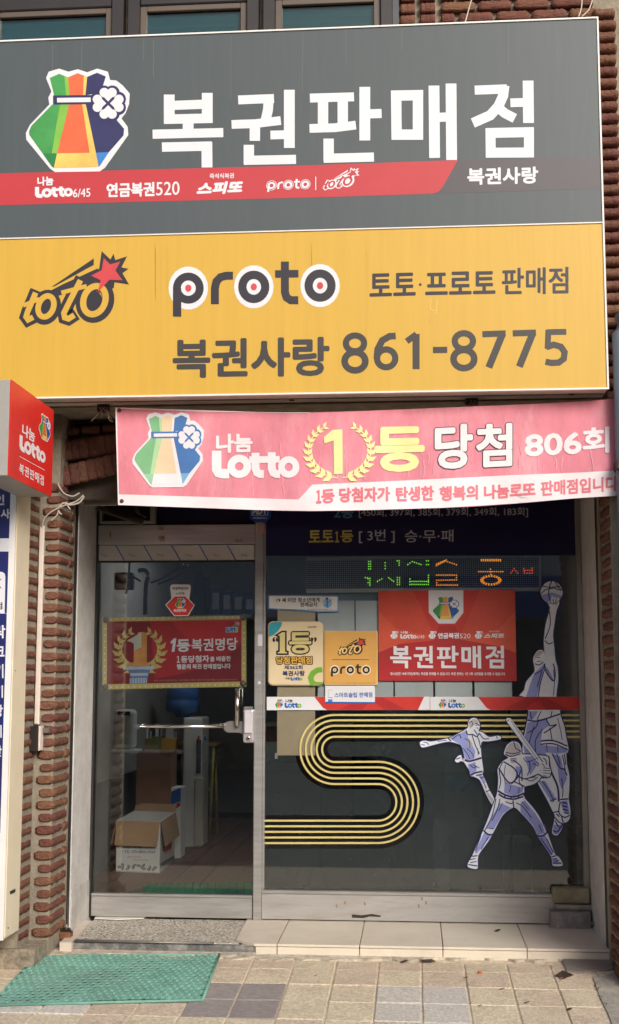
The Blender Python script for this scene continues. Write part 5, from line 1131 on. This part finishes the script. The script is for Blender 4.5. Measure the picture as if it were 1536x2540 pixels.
# scratch + screw plates on the underside
a = Art(S_).use(c4); a.stroke([(585,345),(582,400),(600,410)], 2, mat('scratch', (236,206,130), .6), 1); a.stroke([(615,350),(608,425)], 2, MATS['scratch'], 1); a.stroke([(582,450),(576,475)], 3, mat('scuff', (196,140,60), .6), 1); a.build('scratch', sign)
rb = random.Random(9); SEAM = mat('sign_drip', (206,158,64), .6); SEAMG = mat('sign_drip_grey', (104,110,110), .6)
for i in range(14):
    x = rb.choice([388,402,412,440,505,700,770,910,1010,1290]) + rb.uniform(-4,4); y0 = 600-(x/1490)*38+rb.uniform(0,30); a = Art(S_); a.stroke([(x,y0),(x+rb.uniform(-1,1),y0+rb.uniform(90,320))], rb.uniform(.7,1.4), SEAM, .4); a.build('drip_mark', sign)
for i in range(9):
    x = rb.uniform(60,1450); y0 = 104-(x/1490)*62+rb.uniform(2,12); a = Art(S_); a.stroke([(x,y0),(x+rb.uniform(-1,1),y0+rb.uniform(40,180))], rb.uniform(.7,1.4), SEAMG, .4); a.build('drip_mark', sign)
for x, y in (k5(1405,122), c4(1262,812)):
    p = PZ(x, y, sz0); box('drain_plate', p.x-.012, p.x+.012, p.y-.012, p.y+.012, sz0-.002, sz0+.0005, DARKM, sign)
# hanging clips with twine
for i, (x, y) in enumerate((k5(500,160), k6(780,125))):
    p = P(x, y, -.97); c_ = empty('sign_clip', p, ['dark wire clip with loose twine under the sign near the blade sign', 'dark wire clip with frayed twine above the banner'][i], 'clip')
    box('clip_body', p.x-.03, p.x+.03, -.99, -.955, p.z-.02, sz0+.003, DARKM, c_, .003)
    for k in range(5):
        s = random.uniform(-.05,.05); tube('twine', smoothpts([(p.x+.01*k-.02,-.99,p.z), (p.x+s,-1.0,p.z-.02-.01*k), (p.x+s*1.6,-.99,p.z-.05-.006*k)],4), .0022, mat('twine', (150,140,124), .9), c_, 5)

# ================================================================== BANNER
def lerp_tab(tab, x):
    for (x0, y0), (x1, y1) in zip(tab, tab[1:]):
        if x <= x1: return y0+(y1-y0)*(x-x0)/(x1-x0)
    return tab[-1][1]
TOP = smoothpts([(286,1010),(520,1018),(768,1023),(1129,1010),(1400,998),(1545,987)], 8)
BOTT = smoothpts([(293,1253),(520,1261),(768,1268),(1100,1260),(1283,1249),(1420,1237),(1545,1229)], 8)
def banY(x, y):
    t = (x-286)/1260; s = (y-1000)/260
    return -1.055 + .015*math.sin(t*9+.5)*(.4+s) + .009*math.sin(t*23+s*2.5) + .005*math.sin(t*41-s*5)*s - .012*s + .006*math.sin(s*7+t*14)*(1 if t > .8 else .35)
BSURF = lambda x, y, o: P(x, y, banY(x, y)-o)
ban = empty('fabric_banner', BSURF(900, 1268, 0), 'faded pink and white cloth banner sagging under the sign', 'banner')
nx, ny = 64, 12; vv = []; ff = []
for j in range(ny+1):
    for i in range(nx+1):
        t = i/nx; x = 286+(1545-286)*t; s = j/ny
        if s == 0 and False: pass
        yt, ybm = lerp_tab(TOP, x), lerp_tab(BOTT, x); vv.append(BSURF(x+s*7*(1-t), yt+(ybm-yt)*s, 0))
mi = []
for j in range(ny):
    for i in range(nx):
        ff.append((j*(nx+1)+i, (j+1)*(nx+1)+i, (j+1)*(nx+1)+i+1, j*(nx+1)+i+1)); mi.append(0)
meshobj('cloth', vv, ff, [PINK], ban, mi, True)
BSURF2 = lambda x, y, o: P(x, y, banY(x, y)-.0025-o)
# white lower stripe and hem
a = Art(BSURF2, sub=26)
lo = [(293,1226),(520,1233),(741,1239),(775,1202),(1000,1192),(1283,1178),(1440,1172),(1544,1166)]
a.poly(lo + [(x, lerp_tab(BOTT, x)-.5) for x in (1544,1420,1283,1100,900,768,640,520,400,293.5)], CLOTHW, 0); a.poly([(286.5,1010.5)]+[(x, lerp_tab(TOP,x)+.3) for x in (400,520,640,768)]+[(768,1025),(520,1021.5),(290,1014),(296,1250),(293,1252)], CLOTHW, 0); a.build('white_stripe', ban)
a = Art(BSURF2, sub=24); a.use(lambda x, y: k5(*affine(BAGREF, [(648,405),(965,405),(810,542)])(x, y))); bag(a, mat('banner_print_blue', (70,118,178), .7), bottom=CLOTHW, mid=mat('banner_print_peach', (234,206,170), .7), l=1, line=MATS['banner_print_blue'] if 'banner_print_blue' in MATS else BLUE, skyc=mat('banner_print_sky', (120,170,210), .7), gr=mat('banner_print_green', (122,182,132), .7), dg=mat('banner_print_mint', (150,200,160), .7), hi=mat('banner_print_pale_green', (176,212,160), .7), hy=CLOTHW); a.build('money_bag_emblem', ban)
a = Art(BSURF2, sub=24).use(k5); lotto(a, CLOTHW, 1); a.text('나눔', (1043,372), (1212,368), 84, CLOTHW, 1, 6)
a.use(k6); a.text('등', (322,460), (545,455), 200, LEMON, 1, 10, nb=8); 
a.poly([(68,300),(110,265),(158,262),(160,475),(118,478),(116,315),(72,330)], LEMON, 1)
a.text('당', (610,448), (780,440), 200, BLACK, 1, 12, nb=8); a.text('당', (610,448), (780,440), 200, CLOTHW, 2, 8, nb=8); a.text('첨', (808,440), (970,432), 196, BLACK, 1, 11, nb=8); a.text('첨', (808,440), (970,432), 196, CLOTHW, 2, 7, nb=8)
a.text('806', (1040,390), (1305,375), 98, CLOTHW, 1, 7); a.text('회', (1318,378), (1440,370), 118, CLOTHW, 1, 6)
a.text('１', (34,617), (54,616), 60, PTXT, 1, 5); a.text('등', (60,618), (118,612), 62, PTXT, 1, 5); a.text('당첨자가', (145,612), (385,606), 66, PTXT, 1, 5); a.text('탄생한', (418,608), (596,602), 66, PTXT, 1, 5); a.text('행복의', (628,606), (808,598), 66, PTXT, 1, 5); a.text('나눔로또', (842,598), (1085,582), 64, PTXT, 1, 5); a.text('판매점입니다.', (1115,582), (1495,555), 68, PTXT, 1, 4)
a.build('lettering', ban)
a = Art(BSURF2, sub=40).use(k6); wreath(a, (145,365), 150, 130, LEMON, 11, 44, 1, .55, 5); a.build('laurel_emblem', ban)
DRIP = mat('banner_water_mark', (234,168,178), .8)
rb = random.Random(4)
for i in range(46):
    x = rb.uniform(560,1470); y0 = rb.uniform(1075,1170); ln = rb.uniform(20,90); a = Art(BSURF2, sub=40); pts = []
    y = y0
    while y < min(y0+ln, lerp_tab(lo, x)-3): pts.append((x, y)); y += 9; x += rb.uniform(-2.5,2.5)
    if len(pts) > 2: a.stroke(pts, rb.uniform(1.0,2.2), DRIP, .3); a.build('water_mark', ban)
for x, y in (k5(575,170), k5(587,607), k6(1480,590)):
    p = BSURF(x, y, .003); lathe('eyelet', [(.010,-.001),(.010,.003),(.005,.0035)], p, mat('eyelet_rust', (96,58,44), .5, metal=.4), ban, 12, 'y')
tube('hanging_rope', smoothpts([BSURF(*k5(575,170), .003), P(*k5(550,180), -1.0), P(*k5(520,160), -.98)], 4), .003, mat('twine', (150,140,124), .9), ban)

# ================================================================== BLADE SIGN
bX = P(130, 1226, -1.14).x
TLb, TRb, BLb, BRb = (PX(*k5(53,40), bX), PX(*k5(258,152), bX), PX(*k5(45,500), bX), PX(*k5(252,575), bX))
y0b = (TLb.y+BLb.y)/2; y1b = (TRb.y+BRb.y)/2; z0b = (BLb.z+BRb.z)/2; z1b = (TLb.z+TRb.z)/2
bl_ = empty('blade_sign', (bX-.1, (y0b+y1b)/2, z0b), 'red lightbox blade sign jutting out from the pier below the big sign', 'sign')
box('case', bX-.16, bX-.006, y0b, y1b, z0b, z1b, mat('grey_case', (168,164,158), .5, var=.05, dirt=.3), bl_, .003)
box('red_face', bX-.0055, bX, y0b+.0, y1b, z0b, z1b, mat('blade_red', (216,44,36), .4), bl_)
box('mount', bX-.12, bX-.05, y1b+.001, y1b+.16, z0b+.06, z1b-.09, mat('mount_cream', (200,190,172), .6), bl_)
SX = planeX(bX); mp_ = affine([k5(53,40), k5(258,152), k5(45,500)], [k5(53,40), k5(258,152), k5(45,500)])
def lerpq(u, v):   # face coordinates 0..1 -> point on the blade's face
    return lambda o: Vector((bX+o, y0b+(y1b-y0b)*u, z1b+(z0b-z1b)*v))
class FArt(Art): pass
a = FArt(lambda x, y, o: Vector((bX+o, y0b+(y1b-y0b)*x/200.0, z1b+(z0b-z1b)*y/460.0)))
a.use(affine(BAGREF, [(128,140),(183,140),(157,190)])); bag(a, BLUE, l=1); a.build('money_bag_emblem', bl_)
a = FArt(a.surf); a.use(affine(LOTREF, [(40,236),(162,234),(40,312)])); lotto(a, WHITE, 1); a.use(lambda x, y: (x, y)); a.text('나눔', (52,232), (108,232), 58, WHITE, 1, 2.5); a.stroke([(42,342),(162,342)], 3, WHITE, 1)
a.use(affine(BIGREF, [(46,374),(158,374),(158,425)])); bigtext(a, WHITE, 1); a.build('lettering', bl_)

# ================================================================== BLUE VERTICAL LIGHTBOX
vX = -1.872; vy0, vy1 = -1.19, -.955; vz0 = PX(*d8(25,2440), vX).z; vz1 = P(60, 1120, -.96).z
vs_ = empty('vertical_lightbox', (vX-.2, -1.07, vz0), 'tall navy lightbox sign with cream metal side hung on the pier', 'sign')
CREAMM = mat('cream_painted_metal', (238,224,196), .45, var=.03, dirt=.12, dirt_c=(196,180,150))
box('light_box', vX-.6, vX, vy0+.004, vy1, vz0, vz1, CREAMM, vs_, .003)
box('side_rib', vX+.0005, vX+.006, vy0+.006, vy0+.10, vz0+.01, vz1-.004, CREAMM, vs_, .002); 
box('face', vX-.59, vX-.028, vy0-.002, vy0+.0035, vz0+.03, vz1-.01, mat('lightbox_navy', (34,40,104), .4), vs_); box('face_frame', vX-.0275, vX+.001, vy0-.003, vy0+.0035, vz0, vz1, ALU, vs_)
VS = plane(vy0-.002); a = Art(VS).use(d1)
a.poly([(-200,480),(126,480),(124,596),(-200,596)], WHITE, 1); a.next(); a.poly([(-200,775),(20,775),(42,790),(48,815),(42,1140),(106,1134),(106,1142),(-200,1142)], WHITE, 1)
a.text('인', (-40,185), (36,183), 85, WHITE, 1, 5); a.text('사', (10,305), (86,303), 80, WHITE, 1, 4); a.text('점', (-40,1105), (20,1103), 60, BLACK, 2, 2); a.text('락', (-50,1360), (46,1356), 110, WHITE, 1, 5); a.next(); a.stroke([(-30,845),(0,850),(12,835)], 6, BLACK, 2); a.next(); a.stroke([(-30,900),(0,905),(12,922)], 6, BLACK, 2)
a.use(d8); a.text('크', (-40,215), (34,213), 75, WHITE, 1, 4); a.text('기', (-40,385), (26,383), 105, WHITE, 1, 3); a.text('기', (-40,540), (22,538), 95, WHITE, 1, 3); a.text('장', (-50,690), (22,688), 92, WHITE, 1, 3); a.text('비', (-45,852), (12,850), 95, WHITE, 1, 3); a.text('판', (-50,1000), (12,998), 85, WHITE, 1, 3)
a.next(); a.poly([(-200,1600),(42,1600),(40,1712),(-200,1712)], WHITE, 1); a.build('lettering', vs_)
a = Art(lambda x, y, o: PX(x, y, vX+.0062+o)).use(d8); a.disc((122,327),4,4,DARKM); a.poly([(78,2055),(122,2035),(122,2060),(80,2082)], DARKM); a.disc((66,2342),6,6,DARKM); a.build('screw', vs_)
o = box('bracket', vX-.3, vX-.1, -.954, -.941, vz0+.3, vz0+.36, DARKM, vs_)

# ================================================================== CONDUIT, SWITCH BOX, CABLES ON THE PIER
cY = -.775
ptop, pbot = d1(372,368), d8(285,750)
A, B = P(*ptop, cY), P(*pbot, cY)
o = empty('cable_conduit', B, 'white plastic cable conduit running up the brick pier', 'conduit')
box('duct', A.x-.012, A.x+.012, cY-.006, -.762, B.z, A.z, mat('conduit_white', (222,208,196), .45), o, .003)
box('duct_lid', A.x-.010, A.x+.010, cY-.010, cY-.0062, B.z+.004, A.z-.01, mat('conduit_white', (222,208,196), .45), o, .002)
sw = empty('switch_box', P(*d8(270,960), cY), 'small dark switch box under the conduit on the pier', 'switch')
A2, B2 = P(*d8(235,960), -.80), P(*d8(305,760), -.80)
box('case', A2.x, A2.x+.045, -.83, -.765, A2.z, B2.z, DARKM, sw, .004); box('cover', A2.x+.0455, A2.x+.056, -.82, -.765, A2.z+.005, B2.z, mat('conduit_white', (222,208,196), .45), sw, .002); box('key_switch', A2.x+.057, A2.x+.09, -.785, -.763, A2.z+.09, B2.z-.01, mat('switch_steel', (120,116,110), .4, metal=.5), sw); 
for i, pts in enumerate(([(372,368),(390,310),(440,255),(520,210),(600,180),(680,150),(735,100)], [(520,205),(560,170),(620,185),(700,165),(740,110)], [(515,230),(525,255),(545,270)], [(515,235),(505,270),(480,300),(450,325)], [(510,0),(560,80),(640,110),(700,80)], [(585,160),(600,200),(620,225)])):
    o = tube('pier_cable', smoothpts([P(*d1(x, y), -.79) for x, y in pts], 5), .0038 if i != 1 else .005, mat('cable_grey', (186,176,164), .6)); tag(o, ['grey cable curving from the conduit top to the shutter box','thick grey cable bundle taped at the shutter box','short bare wire end hanging beside the conduit cable','loose wire with connector hanging over the bricks','dark looped cable under the blade sign mount','black tape tails wrapped on the cable bundle'][i], 'cable')
# shutter end box and tilted transformer cover over the door
sbx = empty('shutter_box', P(*d1(880,190), -.46), 'rusty steel shutter end plate above the door corner', 'bracket')
A, B = P(*d1(745,195), -.46), P(*d1(1030,130), -.46); box('plate', A.x, B.x, -.47, -.455, A.z, B.z, STEEL, sbx, .002); box('slot', A.x+.05, A.x+.14, -.474, -.4705, A.z+.02, A.z+.045, DARKM, sbx); box('roller_housing', -1.77, .9, -.45, -.30, 2.30, 2.438, mat('roller_dark', (48,42,38), .6), sbx)
tb = empty('open_box', P(*d1(1100,340), -.1), 'open dark electrical box with a tilted cover above the door', 'electrical box')
A, B = P(*d1(880,350), -.06), P(*d1(1365,200), -.06)
box('box_back', A.x, B.x, -.01, 0.0, A.z, B.z+.1, DARKM, tb)
for x0, x1, z0, z1 in ((A.x, A.x+.012, A.z, B.z+.1), (B.x-.025, B.x, A.z, B.z+.1), (A.x+.0125, B.x-.0255, A.z, A.z+.012)): box('box_rim', x0, x1, -.07, -.011, z0, z1, mat('box_grey', (150,142,130), .5), tb)
prism('cover', [P(*d1(840,232), -.10), P(*d1(1245,368), -.16), P(*d1(1280,330), -.10), P(*d1(870,205), -.05)], (0,.004,.010), mat('cover_grey', (150,138,122), .6, dirt=.3), tb)
for i in range(3): tube('wire', smoothpts([P(*d1(1180+i*12,205), -.05), P(*d1(1210+i*10,260), -.06), P(*d1(1290,290+i*8), -.05)], 4), .003, mat('wire_grey', (120,112,104), .6), tb, 5)

# ================================================================== STREET-LEVEL THINGS
# perforated green mat
cor = [G(*e1(172,345)), G(*e1(1057,332)), G(*e1(975,553)), G(-24, 2498)]
MG = mat('mat_green', (122,172,155), .75, var=.12, scale=10, bump=.3, bscale=120, dirt=.45, dirt_c=(130,142,128), dscale=4)
bm = bmesh.new(); NX, NY = 28, 18; vc = {}
def mp3(u, v, h):
    p = cor[0].lerp(cor[1], u).lerp(cor[3].lerp(cor[2], u), v); wv = .0012*math.sin(u*NX*math.pi)*math.cos(v*NY*math.pi)+.004*math.sin(u*6+v*4)
    return Vector((p.x, p.y, gz(p.y)+h+(wv if h > .008 else 0)))
def gv(u, v, h):
    k = (round(u,5), round(v,5), h)
    if k not in vc: vc[k] = bm.verts.new(mp3(u, v, h))
    return vc[k]
H1, H0 = .013, .003
for j in range(NY):
    for i in range(NX):
        sh_ = .5 if j % 2 else 0
        u0, u1, v0, v1 = (i+sh_)/(NX+.5), (i+1+sh_)/(NX+.5), j/NY, (j+1)/NY; hu, hv = (u1-u0)*.31, (v1-v0)*.31; um, vm = (u0+u1)/2, (v0+v1)/2
        ou = [(u0,v0),(um,v0),(u1,v0),(u1,vm),(u1,v1),(um,v1),(u0,v1),(u0,vm)]
        inn = [(um-hu*.8,vm-hv),(um,vm-hv*1.15),(um+hu*.8,vm-hv),(um+hu*1.2,vm),(um+hu*.8,vm+hv),(um,vm+hv*1.15),(um-hu*.8,vm+hv),(um-hu*1.2,vm)]
        for k in range(8):
            q = (k+1) % 8
            bm.faces.new((gv(*ou[k],H1), gv(*ou[q],H1), gv(*inn[q],H1), gv(*inn[k],H1))); bm.faces.new((gv(*inn[k],H1), gv(*inn[q],H1), gv(*inn[q],H0), gv(*inn[k],H0)))
bmesh.ops.recalc_face_normals(bm, faces=bm.faces)
gm = bmobj('floor_mat', bm, MG); meshobj('hole_underlay', [Vector((q.x,q.y,gz(q.y)+.0045)) for q in (cor[0].lerp(cor[2],.01), cor[1].lerp(cor[3],.01), cor[2].lerp(cor[0],.01), cor[3].lerp(cor[1],.01))], [(3,2,1,0)], mat('mat_underlay_dark', (58,64,54), .95, var=.2, scale=20), gm); tag(gm, 'green perforated rubber mat on the pavers before the door', 'mat')  # dark sheet laid under the mat so its holes look dark
edge = []
for (p, q) in ((0,1),(1,2),(2,3),(3,0)):
    a_, b_ = cor[p], cor[q]; tube('mat_edge', [(a_.x,a_.y,gz(a_.y)+.0075),(b_.x,b_.y,gz(b_.y)+.0075)], .0065, MG, gm, 6)
# concrete blocks stacked by the window pier
def block(nm, x0, x1, y0, y1, z0, z1, m, label, bev, bumps=False):
    bm = bmesh.new(); add_box(bm, x0, x1, y0, y1, z0, z1, bev, 3)
    bmesh.ops.subdivide_edges(bm, edges=bm.edges, cuts=1, use_grid_fill=True); rr = random.Random(5)
    for v in bm.verts: v.co += Vector((rr.uniform(-1,1), rr.uniform(-1,1), rr.uniform(-1,1)))*.0022
    o = bmobj(nm, bm, m, None, True); return tag(o, label, 'concrete block', 'blocks stacked beside the window pier')
CB1 = mat('block_yellowish', (160,148,120), .9, var=.2, scale=9, bump=.6, bscale=90, dirt=.6, dirt_c=(110,104,96), dscale=8); CB2 = mat('block_mauve_grey', (146,136,130), .9, var=.2, scale=12, bump=.7, bscale=90, dirt=.5, dirt_c=(98,90,84), dscale=8)
b_l = PZ(*d7(992,1715), .0); b_r = PZ(*d7(1350,1735), .0); yb0 = b_l.y
ztop = P(*d7(1000,1600), yb0).z
# wavy interlocking paver as the bottom block
fr_ = []
nW = 14
for i in range(nW+1):
    t = i/nW; fr_.append((b_l.x+(min(b_r.x, XW-.012)-b_l.x)*t, yb0+.007*math.cos(t*math.pi*4), .001))
bk = [(fr_[-1][0], yb0+.17, .001), (fr_[0][0], yb0+.17, .001)]
o = prism('concrete_block', fr_+bk, (0,0,ztop-.0), CB2, None); tag(o, 'bottom wavy edged grey block of the small stack beside the window', 'concrete block', 'blocks stacked beside the window pier')
A = P(*d7(1025,1600), yb0+.055); B = P(*d7(1316,1540), yb0+.055)
block('concrete_block', A.x, B.x, yb0+.055, yb0+.19, ztop+.0025, P(*d7(1025,1542), yb0+.055).z, CONC, 'thin middle block of the small stack beside the window', .004)
A2 = P(*d7(1005,1540), yb0+.05); B2 = P(*d7(1320,1540), yb0+.05)
block('concrete_block', A2.x, min(B2.x, XW-.006), yb0+.05, yb0+.20, A2.z+.003, P(*d7(1010,1422), yb0+.05).z, CB1, 'top yellowish rounded block of the small stack beside the window', .014)
# hinge lug of the shutter on either side
lg = empty('shutter_lug', PZ(*d7(1360,1690), .03), 'rusty steel shutter lug beside the stacked blocks', 'bracket')
A = P(*d7(1285,1700), yb0-.012); B = P(*d7(1390,1660), yb0-.012)
box('lug_plate', A.x, min(B.x, XW+.03), yb0-.018, yb0-.012, A.z, B.z, mat('lug_grey', (122,112,104), .6, metal=.4, dirt=.4, dirt_c=(90,60,44)), lg, .004); lathe('lug_hole', [(.009,0),(.009,.002)], (P(*d7(1350,1683), yb0-.019).x, yb0-.0182, (A.z+B.z)/2), BLACK, lg, 14, 'y')
lg2 = empty('shutter_anchor', P(*e1(320,250), -.55), 'rusty brown floor anchor at the foot of the brick pier', 'bracket')
A = P(*e1(292,248), -.53); B = P(*e1(346,200), -.53)
box('anchor_base', A.x, B.x, -.56, -.50, A.z, A.z+.035, mat('rust', (128,84,54), .85, var=.2, scale=20), lg2, .004); prism('anchor_lug', [P(*e1(285,195),-.545), P(*e1(335,200),-.545), P(*e1(346,225),-.545), P(*e1(292,222),-.545)], (0,.02,0), DARKM, lg2); tube('anchor_bolt', [P(*e1(320,180),-.54), P(*e1(322,205),-.54)], .006, mat('bolt_grey', (150,144,136), .5, metal=.6), lg2)
# downpipe at the edge of the window pier
pd = P(1531, 1245, -1.12); zt = P(1530, 775, -1.12).z
dp_ = empty('downpipe', (pd.x+.05,-1.12,0), 'blue grey downpipe running down the corner by the banner end', 'pipe')
PIPE = mat('pipe_blue_grey', (104,112,122), .5, var=.05, dirt=.3, dirt_c=(80,84,84))
tube('pipe', [(pd.x+.055,-1.115,gz(-1.1)+.002),(pd.x+.055,-1.115,zt-.1),(pd.x+.065,-1.11,zt-.04),(pd.x+.10,-1.09,zt),(pd.x+.2,-1.05,zt+.02)], .055, PIPE, dp_, 16)
box('strap', pd.x-.004, pd.x+.115, -1.175, -1.021, zt-.75, zt-.71, DARKM, dp_, .002)
# litter
wr = [e2(1180,432), e2(1218,412), e2(1270,428), e2(1228,450)]
g = [G(*p) for p in wr]; o = prism('candy_wrapper', [Vector((p.x, p.y, p.z+.004+.006*(i % 2))) for i, p in enumerate(g)], (0,0,.0015), mat('wrapper_black', (40,34,32), .3, dirt=.5, dirt_c=(176,120,70), dscale=60)); tag(o, 'crumpled black snack wrapper on the pavers', 'litter')
b_ = bmesh.new(); c0, c1_ = G(*e2(1208,445)), G(*e2(1232,443)); o2 = prism('print_mark', [Vector((p.x,p.y,p.z+.009)) for p in (G(*e2(1205,446)), G(*e2(1235,440)), G(*e2(1232,446)), G(*e2(1208,450)))], (0,0,.001), ORANGE, o)
LEAF = mat('dead_leaf', (74,58,40), .8)
for i, (x, y, s, onstep) in enumerate(((905,213,18,1),(455,362,20,0),(570,360,36,0),(925,495,14,0),(1045,560,12,0),(1250,593,14,0),(752,440,10,0),(30,430,8,0),(820,575,10,0),(838,162,9,1))):
    p = PZ(*e2(x, y), .001) if onstep else G(*e2(x, y)); hz = .004 if onstep else .004; L_ = s*.0011; w_ = L_*.32; an = random.uniform(-.5,.5); ca, sa = math.cos(an), math.sin(an)
    pts = [(-L_,0),(-L_*.4,w_),(L_*.4,w_*.8),(L_,0),(L_*.3,-w_),(-L_*.5,-w_*.8)]
    o = prism('dead_leaf', [Vector((p.x+a_*ca-b_2*sa*2.2, p.y+a_*sa+b_2*ca*2.2, p.z+hz+.004*math.sin(a_*90))) for a_, b_2 in pts], (0,0,.0012), LEAF)
    tag(o, ['single curled dead leaf on the beige step tiles','dead leaf scrap at the step foot near the window middle','long dead leaf scraps at the step foot','thin dark twig-like leaf on a tan paver','dark leaf crumb low on the tan pavers','dark leaf crumb near the cement patch','leaf crumb caught in a paver joint','tiny dark leaf crumb beside a grey paver','small leaf crumb on a tan paver joint','pale leaf chip on the step against the sill panel'][i], 'leaf', 'scattered dead leaves')
p = G(*e2(820,418)); o = lathe('orange_peel', [(.001,.001),(.012,.003),(.009,.009),(.003,.012)], (p.x,p.y,p.z+.002), mat('peel_orange', (206,106,52), .7), None, 10); tag(o, 'small orange scrap on a tan paver below the step', 'litter')
# thin wires above the sign
for i, pts in enumerate(([c2(748,112), c2(762,60), c2(782,-10)], [c2(1295,82), c2(1308,40), c2(1312,-10)], [c2(1310,80), c2(1345,45), c2(1365,-10)])):
    o = tube('hanging_wire', smoothpts([P(x, y, -1.0) for x, y in pts], 5), .003, mat('wire_white', (206,198,186), .6)); tag(o, ['thin white wire rising behind the sign top beside the window','straight thin wire rising near the sign corner','bent thin wire rising closest to the sign corner'][i], 'wire')
